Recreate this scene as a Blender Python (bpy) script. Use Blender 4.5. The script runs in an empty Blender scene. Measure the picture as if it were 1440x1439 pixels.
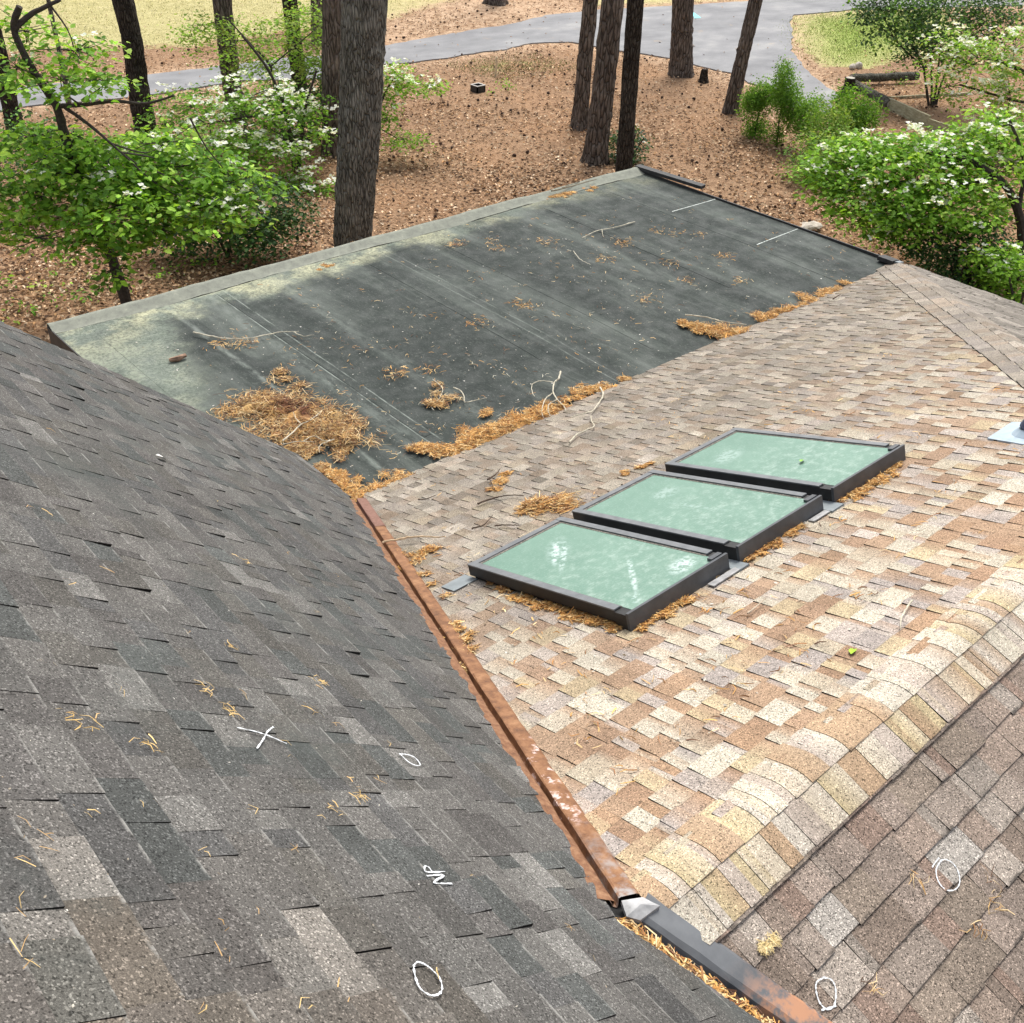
import bpy, math, random
import numpy as np
from mathutils import Matrix, Vector
random.seed(7); rng = np.random.default_rng(11)
scn = bpy.context.scene; COL = scn.collection
# ------------------------------------------------------------------ camera
FPX = 1430.0                                   # focal length in photo pixels (1440 wide)
CAM = np.array([0.0, 0.0, 4.74])
RIGHT = np.array([0.7522926, -0.6580262, 0.0325180])
UPV = np.array([0.3682605, 0.4609172, 0.8074277])
FWD = np.array([0.5462967, 0.5954468, -0.5890697])
cd = bpy.data.cameras.new('camera'); cam = bpy.data.objects.new('camera', cd); COL.objects.link(cam)
cam.matrix_world = Matrix(((RIGHT[0], UPV[0], -FWD[0], CAM[0]), (RIGHT[1], UPV[1], -FWD[1], CAM[1]),
                           (RIGHT[2], UPV[2], -FWD[2], CAM[2]), (0, 0, 0, 1)))
cd.sensor_width = 36.0; cd.lens = FPX / 1440 * 36.0; cd.clip_start = 0.05; cd.clip_end = 600
scn.camera = cam
# ------------------------------------------------------------------ world, sun, exposure
SUN_EL, SUN_AZ = math.radians(58), math.radians(38)     # azimuth measured from +X towards +Y
w = bpy.data.worlds.new('World'); scn.world = w; w.use_nodes = True
wn = w.node_tree; bg = wn.nodes['Background']
sky = wn.nodes.new('ShaderNodeTexSky'); sky.sky_type = 'NISHITA'; sky.sun_disc = False
sky.sun_elevation = SUN_EL; sky.sun_rotation = math.pi / 2 - SUN_AZ
sky.dust_density = 4.0; sky.air_density = 1.0; sky.ozone_density = 1.0
hsv = wn.nodes.new('ShaderNodeHueSaturation'); hsv.inputs['Saturation'].default_value = 0.35
wn.links.new(sky.outputs[0], hsv.inputs['Color']); wn.links.new(hsv.outputs[0], bg.inputs[0])
bg.inputs[1].default_value = 0.13
sl = bpy.data.lights.new('sun', 'SUN'); so = bpy.data.objects.new('sun', sl); COL.objects.link(so)
sl.energy = 1.5; sl.angle = math.radians(22); sl.color = (1.0, 0.96, 0.88)
sd = Vector((math.cos(SUN_EL) * math.cos(SUN_AZ), math.cos(SUN_EL) * math.sin(SUN_AZ), math.sin(SUN_EL)))
so.rotation_euler = sd.to_track_quat('Z', 'Y').to_euler(); so.location = (10, 10, 40)
vs = scn.view_settings; vs.view_transform = 'Standard'; vs.look = 'None'; vs.gamma = 1; vs.use_curve_mapping = False
vs.exposure = 1.0
# ------------------------------------------------------------------ geometry helpers
GZ = -2.6                                      # ground level below the flat roof
FH = np.array([FWD[0], FWD[1], 0]); FH /= np.linalg.norm(FH)
def ray(px, py):
    d = RIGHT * (px - 720) / FPX - UPV * (py - 720) / FPX + FWD
    return d / np.linalg.norm(d)
def onz(px, py, z=0.0):
    d = ray(px, py); return CAM + d * ((z - CAM[2]) / d[2])
def gnd(px, py): return onz(px, py, GZ)
def onplane(px, py, n, p0):
    d = ray(px, py); n = np.asarray(n, float)
    return CAM + d * (((np.asarray(p0) - CAM) @ n) / (d @ n))
def vp(px, py, base, dd=0.0):                  # on the upright plane through base, facing the view
    return onplane(px, py, FH, np.asarray(base) + FH * dd)
def nrm(v): v = np.asarray(v, float); return v / np.linalg.norm(v)

def mesh_np(name, V, F, mats, tint=None, dom='FACE', mi=None, smooth=False, uv=None):
    """V (n,3); F list of arrays (m,k) or list of lists"""
    me = bpy.data.meshes.new(name); V = np.asarray(V, np.float32)
    me.vertices.add(len(V)); me.vertices.foreach_set('co', V.ravel())
    if isinstance(F, np.ndarray):
        k = F.shape[1]; li = F.ravel().astype(np.int32); ls = np.arange(0, len(li), k, dtype=np.int32)
    else:
        li = np.array([i for f in F for i in f], np.int32)
        ls = np.cumsum([0] + [len(f) for f in F[:-1]]).astype(np.int32)
    me.loops.add(len(li)); me.loops.foreach_set('vertex_index', li)
    me.polygons.add(len(ls)); me.polygons.foreach_set('loop_start', ls)
    if mi is not None: me.polygons.foreach_set('material_index', np.asarray(mi, np.int32))
    me.polygons.foreach_set('use_smooth', np.full(len(ls), bool(smooth)))
    if tint is not None:
        t = np.asarray(tint, np.float32)
        if t.shape[1] == 3: t = np.c_[t, np.ones(len(t), np.float32)]
        a = me.attributes.new('tint', 'FLOAT_COLOR', dom); a.data.foreach_set('color', t.astype(np.float32).ravel())
    if uv is not None:
        u = me.uv_layers.new(name='uv'); u.data.foreach_set('uv', np.asarray(uv, np.float32).ravel())
    for m in (mats if isinstance(mats, (list, tuple)) else [mats]): me.materials.append(m)
    me.update(calc_edges=True); me.validate(clean_customdata=False)
    return me
def obj(name, me, parent=None, loc=None):
    o = bpy.data.objects.new(name, me); COL.objects.link(o)
    if loc is not None: o.location = loc
    if parent is not None: par(o, parent)
    return o
def par(o, p):
    o.parent = p
    o.matrix_parent_inverse = Matrix.Translation(p.location).inverted() if p.type == 'EMPTY' else Matrix.Identity(4)
def tag(o, label=None, cat=None, group=None, kind=None):
    if label: o['label'] = label
    if cat: o['category'] = cat
    if group: o['group'] = group
    if kind: o['kind'] = kind
    return o
def thing(name, loc, label, cat, group=None):
    o = bpy.data.objects.new(name, None); COL.objects.link(o); o.location = tuple(loc); o.empty_display_size = .3
    return tag(o, label, cat, group)
class MB:                                      # collects boxes / tubes / polygons
    def __init__(s): s.v = []; s.f = []; s.t = []
    def add(s, V, F, c=(1, 1, 1)):
        b = len(s.v); s.v += [tuple(x) for x in V]; s.f += [[i + b for i in f] for f in F]; s.t += [c] * len(F)
    def box(s, o, a, b, c, col=(1, 1, 1)):     # corner o and three edge vectors
        o, a, b, c = map(np.asarray, (o, a, b, c))
        V = [o, o + a, o + a + b, o + b, o + c, o + a + c, o + a + b + c, o + b + c]
        F = [[0, 3, 2, 1], [4, 5, 6, 7], [0, 1, 5, 4], [1, 2, 6, 5], [2, 3, 7, 6], [3, 0, 4, 7]]
        if np.dot(np.cross(a, b), c) < 0: F = [f[::-1] for f in F]
        s.add(V, F, col)
    def tube(s, P, R, k=6, col=(1, 1, 1), rough=0.0):
        P = [np.asarray(p, float) for p in P]; V = []; n = len(P)
        ref = np.array([0.31, 0.17, 0.93])
        for i in range(n):
            d = nrm(P[min(i + 1, n - 1)] - P[max(i - 1, 0)])
            a = np.cross(d, ref)
            if np.linalg.norm(a) < .05: a = np.cross(d, [1, 0, 0])
            a = nrm(a); b = np.cross(d, a)
            for j in range(k):
                r = R[i] * (1 + rough * (random.random() - .5)); th = 2 * math.pi * j / k
                V.append(P[i] + r * (math.cos(th) * a + math.sin(th) * b))
        F = [[i * k + j, i * k + (j + 1) % k, (i + 1) * k + (j + 1) % k, (i + 1) * k + j] for i in range(n - 1) for j in range(k)]
        F += [list(range(k))[::-1], [(n - 1) * k + j for j in range(k)]]
        s.add(V, F, col)
    def obj(s, name, mat, parent=None, smooth=False):
        return obj(name, mesh_np(name, s.v, s.f, mat, tint=s.t, smooth=smooth), parent)
def spline(P, n):                              # smooth resampling of a polyline
    P = np.asarray(P, float); m = len(P)
    if m < 3: return [P[0] + (P[-1] - P[0]) * t for t in np.linspace(0, 1, n)]
    out = []
    for t in np.linspace(0, m - 1 - 1e-6, n):
        i = int(t); f = t - i; p0, p1, p2, p3 = P[max(i - 1, 0)], P[i], P[min(i + 1, m - 1)], P[min(i + 2, m - 1)]
        out.append(.5 * (2 * p1 + (p2 - p0) * f + (2 * p0 - 5 * p1 + 4 * p2 - p3) * f * f + (3 * p1 - p0 - 3 * p2 + p3) * f ** 3))
    return out
# ------------------------------------------------------------------ material helpers
class NT:
    def __init__(s, name):
        s.m = bpy.data.materials.new(name); s.m.use_nodes = True; s.t = s.m.node_tree
        s.b = s.t.nodes['Principled BSDF']; s.out = s.t.nodes['Material Output']
    def n(s, typ, **kw):
        x = s.t.nodes.new('ShaderNode' + typ)
        for k, v in kw.items(): setattr(x, k, v)
        return x
    def l(s, a, b): s.t.links.new(a, b)
    def inp(s, sock, v):
        if hasattr(v, 'is_linked') or hasattr(v, 'links'): s.l(v, sock)
        else: sock.default_value = v
    def pos(s, scale=(1, 1, 1)):
        g = s.n('NewGeometry'); m = s.n('Mapping'); m.inputs['Scale'].default_value = scale
        s.l(g.outputs['Position'], m.inputs['Vector']); return m.outputs[0]
    def noise(s, sc, det=3, rough=.6, vec=None, scale=(1, 1, 1), dist=0):
        x = s.n('TexNoise'); x.inputs['Scale'].default_value = sc; x.inputs['Detail'].default_value = det
        x.inputs['Roughness'].default_value = rough; x.inputs['Distortion'].default_value = dist
        s.l(vec if vec is not None else s.pos(scale), x.inputs['Vector']); return x.outputs['Fac']
    def vor(s, sc, feat='F1', out='Distance', vec=None, scale=(1, 1, 1)):
        x = s.n('TexVoronoi', feature=feat); x.inputs['Scale'].default_value = sc
        s.l(vec if vec is not None else s.pos(scale), x.inputs['Vector']); return x.outputs[out]
    def ramp(s, f, stops, interp='LINEAR'):
        r = s.n('ValToRGB'); e = r.color_ramp.elements; r.color_ramp.interpolation = interp
        while len(e) < len(stops): e.new(.5)
        for i, (p, c) in enumerate(stops):
            e[i].position = p; e[i].color = (*c, 1) if isinstance(c, (tuple, list)) else (c, c, c, 1)
        s.l(f, r.inputs[0]); return r.outputs[0]
    def mix(s, fac, a, b, mode='MIX'):
        x = s.n('MixRGB', blend_type=mode); s.inp(x.inputs[0], fac)
        for i, v in ((1, a), (2, b)):
            if isinstance(v, tuple): v = (*v, 1) if len(v) == 3 else v
            s.inp(x.inputs[i], v)
        return x.outputs[0]
    def math(s, op, a, b=0.0, c=None):
        x = s.n('Math', operation=op); s.inp(x.inputs[0], a); s.inp(x.inputs[1], b)
        if c is not None: s.inp(x.inputs[2], c)
        return x.outputs[0]
    def mr(s, v, a, b, c=0.0, d=1.0):
        x = s.n('MapRange', interpolation_type='SMOOTHSTEP'); s.inp(x.inputs[0], v)
        for i, q in enumerate((a, b, c, d)): x.inputs[i + 1].default_value = q
        return x.outputs[0]
    def attr(s, n='tint'): return s.n('Attribute', attribute_name=n).outputs['Color']
    def xyz(s):
        g = s.n('NewGeometry'); x = s.n('SeparateXYZ'); s.l(g.outputs['Position'], x.inputs[0]); return x.outputs
    def bump(s, h, st=.5, d=.01):
        x = s.n('Bump'); x.inputs['Strength'].default_value = st; x.inputs['Distance'].default_value = d
        s.l(h, x.inputs['Height']); s.l(x.outputs[0], s.b.inputs['Normal'])
    def fin(s, col=None, rough=.85, spec=.3, metal=0.0):
        if col is not None: s.inp(s.b.inputs['Base Color'], (*col, 1) if isinstance(col, tuple) else col)
        s.inp(s.b.inputs['Roughness'], rough); s.b.inputs['Specular IOR Level'].default_value = spec
        s.b.inputs['Metallic'].default_value = metal; return s.m

def m_shingle(name, lo, hi, edge_col=None, edge_amt=0.0, edge_w=.07, dirt=None):
    t = NT(name); c = t.attr()
    sp = t.ramp(t.noise(260, 2, .75), [(.33, lo), (.5, 1.0), (.68, hi)])
    c = t.mix(1.0, c, sp, 'MULTIPLY')
    v = t.vor(230, 'F1', 'Color'); sv = t.n('SeparateColor'); t.l(v, sv.inputs[0])
    c = t.mix(t.mr(sv.outputs[0], .86, .9), c, t.mix(1.0, c, (hi * 1.25,) * 3, 'MULTIPLY'))
    c = t.mix(t.mr(sv.outputs[1], .84, .9), c, t.mix(1.0, c, (lo * .62,) * 3, 'MULTIPLY'))
    c = t.mix(1.0, c, t.ramp(t.noise(620, 2, .7), [(.3, .72), (.7, 1.3)]), 'MULTIPLY')
    c = t.mix(1.0, c, t.ramp(t.noise(3.1, 5, .65), [(.3, .8), (.7, 1.16)]), 'MULTIPLY')
    if dirt: c = t.mix(t.mr(t.noise(1.1, 6, .7), .5, .72, 0, .55), c, dirt)
    if edge_col:
        uv = t.n('UVMap'); s = t.n('SeparateXYZ'); t.l(uv.outputs[0], s.inputs[0])
        m = t.math('MULTIPLY', t.mr(s.outputs[1], edge_w, 0.0), t.mr(t.noise(11, 5, .75), .47, .62))
        c = t.mix(t.math('MULTIPLY', m, edge_amt), c, edge_col)
    t.bump(t.noise(300, 2, .7), .7, .004)
    return t.fin(c, .95, .15)
M = {}
M['dark_shingle'] = m_shingle('charcoal_granules', .72, 1.6, (.30, .295, .275), .75, .09, (.075, .085, .08))
M['tan_shingle'] = m_shingle('tan_granules', .60, 1.28, (.06, .05, .04), .45, .05)
M['brown_shingle'] = m_shingle('brown_granules', .52, 1.5, (.05, .045, .04), .85, .085)
t = NT('asphalt_felt'); M['felt'] = t.fin(t.ramp(t.noise(40, 3), [(.3, .015), (.7, .035)]), .95, .1)
# EPDM membrane with lichen
t = NT('membrane'); X, Y, Z = t.xyz()
st = t.noise(2.0, 7, .66, scale=(1.0, .17, 1), dist=.5)
c = t.ramp(st, [(.3, (.020, .025, .023)), (.5, (.034, .041, .037)), (.66, (.085, .097, .086)), (.78, (.15, .165, .148))])
c = t.mix(t.mr(t.noise(9, 6, .75), .54, .75, 0, .45), c, (.10, .112, .098))
c = t.mix(t.mr(t.noise(55, 4, .8, scale=(1, .3, 1)), .58, .74, 0, .5), c, (.24, .26, .225))
c = t.mix(t.mr(t.noise(40, 4, .8, scale=(.35, 1, 1)), .60, .74, 0, .4), c, (.22, .24, .21))
xs1 = float((onz(316, 416)[0] + onz(601, 611)[0]) / 2)
for xo, wd_, am in ((xs1 - .055, .012, .8), (xs1 + .055, .012, .8), (xs1 - .16, .14, .32), (xs1 + .62, .16, .2), (xs1 - .62, .05, .5), (xs1 + 2.05, .015, .35), (xs1 + 2.15, .015, .35)):
    ln = t.mr(t.math('ABSOLUTE', t.math('SUBTRACT', t.math('ADD', X, t.math('MULTIPLY', t.math('SUBTRACT', t.noise(2.0, 3), .5), .03)), xo)), wd_, 0.0)
    c = t.mix(t.math('MULTIPLY', t.math('MULTIPLY', ln, t.mr(t.noise(11, 6, .75, scale=(1, .35, 1)), .35, .62)), am), c, (.25, .28, .25))
c = t.mix(t.mr(t.noise(120, 3, .7, scale=(1, .25, 1)), .56, .8, 0, .35), c, (.30, .32, .28))
wob = t.math('MULTIPLY', t.math('SUBTRACT', t.noise(1.3, 6, .68), .5), 1.7)
far = t.mr(t.math('ADD', t.math('SUBTRACT', Y, t.math('MULTIPLY', X, -.012)), wob), 9.5, 10.0)
wob2 = t.math('MULTIPLY', t.math('SUBTRACT', t.noise(1.05, 6, .62), .5), 1.1)
left = t.mr(t.math('ADD', t.math('ADD', X, t.math('MULTIPLY', t.math('SUBTRACT', Y, 8.0), -.28)), wob2), 3.62, 3.15)
fade = t.mr(X, 11.5, 5.0, .25, 1.0)
lich = t.math('MULTIPLY', t.math('MAXIMUM', t.math('MULTIPLY', far, fade), t.math('MULTIPLY', left, .85)), t.math('MULTIPLY', t.mr(t.noise(30, 6, .85), .32, .62, .15, 1.0), t.mr(t.noise(4, 5, .7), .3, .6, .55, 1.0)))
lc = t.mix(t.math('MULTIPLY', t.mr(t.noise(2.0, 3), .38, .6), t.mr(Y, 9.0, 9.9, .25, 1.0)), (.215, .25, .20), (.43, .43, .285))
c = t.mix(lich, c, lc)
t.bump(t.noise(30, 5, .7), .35, .01); M['membrane'] = t.fin(c, t.mr(t.noise(5, 3), .3, .7, .65, .9), .2)
t = NT('membrane_edge'); c = t.ramp(t.noise(9, 8, .8), [(.3, (.14, .145, .125)), (.6, (.24, .25, .205)), (.75, (.40, .40, .31))])
M['membrane_edge'] = t.fin(c, .85, .2)
t = NT('black_fascia'); M['fascia'] = t.fin(t.ramp(t.noise(12, 4), [(.3, .018), (.7, .045)]), .6, .3)
t = NT('rusty_valley_metal'); c = t.ramp(t.noise(16, 6, .7), [(.3, (.085, .04, .022)), (.5, (.21, .098, .045)), (.72, (.32, .175, .088))])
X, Y, Z = t.xyz()
pt = t.math('MULTIPLY', t.mr(t.noise(17, 5, .6), .53, .62), t.math('MULTIPLY', t.mr(Y, 2.2, 2.0), t.mr(Y, 1.5, 1.62)))
c = t.mix(pt, c, (.58, .45, .41))
c = t.mix(t.math('MULTIPLY', t.mr(t.noise(11, 5, .6), .42, .6), t.mr(Y, 1.6, 1.15)), c, (.30, .28, .27))
t.bump(t.noise(60, 4), .3, .004); M['rust'] = t.fin(c, .7, .3)
t = NT('dull_rust'); M['rust_side'] = t.fin(t.ramp(t.noise(30, 6, .75), [(.3, (.10, .05, .03)), (.5, (.20, .10, .055)), (.7, (.30, .175, .10))]), .85, .2)
t = NT('brown_valley_metal'); M['rust_brown'] = t.fin(t.ramp(t.noise(40, 5, .7), [(.3, (.13, .065, .045)), (.7, (.24, .13, .10))]), .75, .3)
t = NT('zinc_valley_metal'); c = t.ramp(t.noise(6, 5, .6), [(.3, (.065, .07, .077)), (.7, (.14, .148, .158))])
X, Y, Z = t.xyz(); c = t.mix(t.math('MULTIPLY', t.mr(t.noise(12, 5, .7), .42, .6), t.mr(Y, .82, .6)), c, (.40, .20, .11))
M['zinc'] = t.fin(c, .5, .5)
t = NT('bright_zinc'); M['zinc_bright'] = t.fin(t.ramp(t.noise(20, 4), [(.3, .22), (.7, .45)]), .5, .5)
t = NT('skylight_cladding'); c = t.ramp(t.noise(9, 5, .7), [(.35, (.042, .046, .052)), (.7, (.075, .08, .088))])
M['clad'] = t.fin(c, .42, .5)
t = NT('skylight_cladding_lit'); c = t.ramp(t.noise(12, 5, .7), [(.35, (.10, .108, .115)), (.7, (.17, .178, .185))]); M['clad_lit'] = t.fin(c, .4, .5)  # cladding copy with the sky reflection on rail tops painted in
t = NT('skylight_cladding_black_shade'); M['clad_black_shade'] = t.fin(t.ramp(t.noise(9, 5, .7), [(.35, .012), (.7, .026)]), .5, .4)  # black cladding that also paints the shade on rail sides and curb
t = NT('gasket_dirt'); M['gasket'] = t.fin(t.ramp(t.noise(60, 5, .8), [(.35, (.03, .03, .028)), (.6, (.22, .2, .17)), (.75, (.5, .48, .42))]), .9, .2)
t = NT('apron_lead'); M['lead'] = t.fin(t.ramp(t.noise(9, 4), [(.3, (.15, .17, .18)), (.7, (.24, .27, .28))]), .6, .4)
def m_glass(name, marks):
    t = NT(name); tc = t.n('TexCoord'); O = tc.outputs['Object']
    c = t.ramp(t.noise(2.5, 5, .6), [(.3, (.105, .20, .152)), (.7, (.145, .25, .195))])
    c = t.mix(t.mr(t.noise(75, 4, .8), .52, .70, 0, .55), c, (.30, .385, .335))
    sp = t.n('SeparateXYZ'); t.l(O, sp.inputs[0])
    dust = t.math('MULTIPLY', t.mr(t.noise(16, 7, .8), .46, .66), t.mr(sp.outputs[1], .35, -.1, .25, 1))
    c = t.mix(t.math('MULTIPLY', dust, .45), c, (.38, .46, .41))
    w = t.n('TexWave'); w.inputs['Scale'].default_value = 14; w.inputs['Distortion'].default_value = .15
    w.bands_direction = 'Y'; t.l(O, w.inputs['Vector'])
    c = t.mix(t.math('MULTIPLY', w.outputs['Fac'], .16), c, (.085, .175, .13))
    for (x, y, rx, ry, rot, amt) in marks:
        m = t.n('Mapping', vector_type='TEXTURE'); m.inputs['Location'].default_value = (x, y, 0); m.inputs['Rotation'].default_value = (0, 0, rot)
        m.inputs['Scale'].default_value = (rx, ry, 1); t.l(O, m.inputs[0])
        ln = t.n('VectorMath', operation='LENGTH'); t.l(m.outputs[0], ln.inputs[0])
        k = t.math('MULTIPLY', t.mr(ln.outputs['Value'], 1.0, .35), t.mr(t.noise(24, 5, .7), .42, .58))
        c = t.mix(t.math('MULTIPLY', k, amt * .85), c, (.55, .63, .62))
    return t.fin(c, .55, .4)
def m_bark(name, a, b, c3, sc=1.0, zs=.22, rough_amt=1.0):
    t = NT(name); v = t.pos((1, 1, zs))
    n1 = t.noise(14 * sc, 6, .7, vec=v, dist=1.2); vo = t.vor(17 * sc, 'DISTANCE_TO_EDGE', vec=v)
    c = t.ramp(n1, [(.3, a), (.5, b), (.72, c3)])
    c = t.mix(t.mr(vo, .10, 0.0, 0, .85), c, tuple(x * .3 for x in a))
    c = t.mix(t.mr(t.noise(2.2, 4), .5, .7, 0, .35), c, tuple(x * 1.2 for x in c3))
    t.bump(t.math('ADD', t.mr(vo, 0, .2), n1), 1.0 * rough_amt, .04)
    return t.fin(c, .95, .1)
M['bark_pine'] = m_bark('pine_bark', (.072, .057, .047), (.15, .12, .10), (.27, .225, .19), .8, .22)
M['bark_oak'] = m_bark('grey_bark', (.08, .075, .063), (.20, .188, .16), (.37, .355, .31), 1.5, .2)
M['bark_dark'] = m_bark('dark_bark', (.028, .022, .018), (.06, .049, .039), (.125, .108, .09), 1.3, .25)
M['bark_log'] = m_bark('mossy_log_bark', (.055, .05, .04), (.16, .155, .125), (.34, .33, .28), 1.4, 1.0)
t = NT('log_cut'); M['log_cut'] = t.fin(t.ramp(t.noise(20, 4), [(.3, (.3, .27, .22)), (.7, (.55, .52, .45))]), .9, .1)
t = NT('old_timber'); c = t.ramp(t.noise(6, 6, .7, scale=(1, 1, 4)), [(.3, (.22, .20, .12)), (.55, (.40, .37, .25)), (.75, (.55, .53, .40))])
M['timber'] = t.fin(c, .9, .1)
def m_tint(name, rough=.8, spec=.2, transl=0.0, var=.25):
    t = NT(name); c = t.attr()
    c = t.mix(1.0, c, t.ramp(t.noise(25, 3), [(.3, 1 - var), (.7, 1 + var)]), 'MULTIPLY'); t.fin(c, rough, spec)
    if transl:
        tr = t.n('BsdfTranslucent'); t.l(t.mix(1.0, c, (1.35, 1.35, .6), 'MULTIPLY'), tr.inputs[0]); mx = t.n('MixShader'); mx.inputs[0].default_value = transl
        t.l(t.b.outputs[0], mx.inputs[1]); t.l(tr.outputs[0], mx.inputs[2]); t.l(mx.outputs[0], t.out.inputs[0])
    return t.m
M['leaf'] = m_tint('leaf', .6, .15, .38, .15)
M['leaf_gloss'] = m_tint('glossy_leaf', .6, .25, .2, .15)
M['petal'] = m_tint('petal', .7, .2, .25, .04)
M['litter'] = m_tint('dead_leaf', .9, .15, .0, .3)
M['needle'] = m_tint('pine_needle', .8, .2, .0, .2)
M['wood'] = m_tint('twig_bark', .9, .15, .0, .35)
t = NT('chalk'); M['chalk'] = t.fin(t.ramp(t.noise(160, 3, .8), [(.35, (.45, .47, .48)), (.6, (.80, .83, .86))]), .95, .1)
t = NT('faded_chalk'); M['chalk_dim'] = t.fin(t.ramp(t.noise(30, 5, .8), [(.35, (.10, .12, .11)), (.5, (.40, .43, .40)), (.65, (.58, .61, .58))]), .95, .1)
t = NT('asphalt'); c = t.ramp(t.noise(.55, 6, .62, scale=(1, 1.6, 1)), [(.3, (.15, .152, .158)), (.55, (.225, .225, .23)), (.75, (.32, .315, .305))])
c = t.mix(1.0, c, t.ramp(t.noise(60, 3, .8), [(.3, .75), (.7, 1.2)]), 'MULTIPLY')
c = t.mix(t.mr(t.noise(1.1, 5, .7), .62, .75, 0, .5), c, (.36, .27, .18)); M['asphalt'] = t.fin(c, .85, .3)
# ground: pine straw / lawn mask in tint (R lawn, G green, B bare)
t = NT('ground'); a = t.n('SeparateColor'); t.l(t.attr(), a.inputs[0])
straw = t.ramp(t.noise(9, 8, .8), [(.28, (.12, .070, .043)), (.5, (.285, .178, .105)), (.66, (.41, .275, .175)), (.8, (.55, .41, .29))])
straw = t.mix(t.mr(t.noise(.5, 4), .4, .65, 0, .5), straw, t.ramp(t.noise(14, 7, .8), [(.3, (.19, .105, .058)), (.6, (.44, .26, .145)), (.8, (.58, .43, .29))]))
straw = t.mix(t.mr(t.vor(9), .16, .08, 0, .7), straw, (.05, .028, .02))
lawn = t.ramp(t.noise(3.5, 8, .8), [(.3, (.30, .27, .11)), (.55, (.46, .41, .20)), (.75, (.58, .52, .32))])
green = t.ramp(t.noise(6, 8, .8), [(.3, (.17, .25, .045)), (.55, (.29, .37, .09)), (.75, (.45, .45, .19))])
lawn = t.mix(a.outputs[1], lawn, green)
msk = t.mr(t.math('ADD', a.outputs[0], t.math('MULTIPLY', t.math('SUBTRACT', t.noise(1.6, 7, .75), .5), 1.1)), .36, .64)
c = t.mix(msk, straw, lawn)
c = t.mix(t.math('MULTIPLY', a.outputs[2], t.mr(t.noise(4, 7, .8), .38, .6)), c, (.60, .43, .29))
t.bump(t.noise(22, 6, .8), .8, .05); M['ground'] = t.fin(c, .95, .1)
t = NT('wall_siding'); X, Y, Z = t.xyz(); M['wall'] = t.fin(t.ramp(t.noise(5, 4), [(.3, (.30, .27, .22)), (.7, (.38, .35, .29))]), .8, .2)
t = NT('white_stone'); M['stone'] = t.fin(t.ramp(t.noise(12, 5, .7), [(.3, (.30, .26, .21)), (.7, (.58, .53, .46))]), .9, .2)
t = NT('turquoise'); M['turq'] = t.fin((.12, .52, .55), .5, .4)
t = NT('black_plastic'); M['black'] = t.fin(t.ramp(t.noise(30, 3), [(.3, .012), (.7, .03)]), .5, .4)
t = NT('pale_rim'); M['rim'] = t.fin((.4, .38, .35), .6, .3)
t = NT('vent_flashing'); M['vent_flash'] = t.fin(t.ramp(t.noise(14, 4), [(.3, (.26, .34, .41)), (.7, (.38, .46, .52))]), .45, .5)
t = NT('vent_boot'); M['vent_boot'] = t.fin((.045, .06, .10), .55, .4)
t = NT('concrete_line'); M['path'] = M['asphalt']

# ================================================================== the roof planes
TB, DA, RB, HB = .38, .905, .336, .318                  # rise per metre: tan, charcoal, rear, hip slopes
XA, YA, YR = 3.517, 5.717, 1.10
ZR = TB * (YA - YR); XP = XA - ZR / DA
FX0, FX1, FY1 = 2.79, 11.50, 10.13
A = np.array([XA, YA, 0.]); P = np.array([XP, YR, ZR])
qy = .30; _r = (ZR - RB * (YR - qy)); Q = np.array([XA - _r / DA, qy, _r])
qy2 = -1.6; _r = (ZR - RB * (YR - qy2)); Q2 = np.array([XA - _r / DA, qy2, _r])
NTAN = nrm([0, TB, 1]); NDRK = nrm([DA, 0, 1]); NREAR = nrm([0, -RB, 1]); NHIP = nrm([HB, 0, 1])
KT, KD, KR, KH = [math.sqrt(1 + s * s) for s in (TB, DA, RB, HB)]
def ptan(x, y, h=0.): return np.array([x, y, TB * (YA - y)]) + NTAN * h
def pdrk(x, y, h=0.): return np.array([x, y, DA * (XA - x)]) + NDRK * h
def prear(x, y, h=0.): return np.array([x, y, ZR - RB * (YR - y)]) + NREAR * h
def tanpx(px, py, h=0.): return onplane(px, py, NTAN, ptan(0, 0, h))
def drkpx(px, py, h=0.): return onplane(px, py, NDRK, pdrk(0, 0, h))
def rearpx(px, py, h=0.): return onplane(px, py, NREAR, prear(0, 0, h))
# hip crest from the flat roof corner through a point seen at the right edge of the photo
HC0 = np.array([FX1, YA, 0.]); _h = tanpx(1440, 494); HD = (_h - HC0); HD /= -HD[1]       # per metre of -y
YH = YR; HC1 = HC0 + HD * (YA - YR)

house = thing('house', (5, 5, GZ), 'house roof of charcoal and tan shingles round a black flat roof', 'house')
def part(name, mb_or_me, mat=None, parent=None, label=None, kind=None, smooth=False):
    o = mb_or_me.obj(name, mat, parent or house, smooth) if isinstance(mb_or_me, MB) else obj(name, mb_or_me, parent or house)
    if label: o['label'] = label
    if kind: o['kind'] = kind
    return o
def slab(name, pts, thick, mat, label=None):
    pts = [np.asarray(p, float) for p in pts]; n = len(pts); low = [p - np.array([0, 0, thick]) for p in pts]
    m = MB(); m.add(pts + low, [list(range(n)), list(range(n, 2 * n))[::-1]] + [[i, i + n, (i + 1) % n + n, (i + 1) % n] for i in range(n)])
    # make sure the top looks up
    a = np.cross(pts[1] - pts[0], pts[2] - pts[0])
    if a[2] < 0: m.f = [f[::-1] for f in m.f]
    return part(name, m, mat, label=label)
YD1 = 6.54; XRDG = -.55; YD0 = -1.6
zrg = DA * (XA - XRDG)
dn = lambda p: np.asarray(p) - np.array([0, 0, .010])
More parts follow.
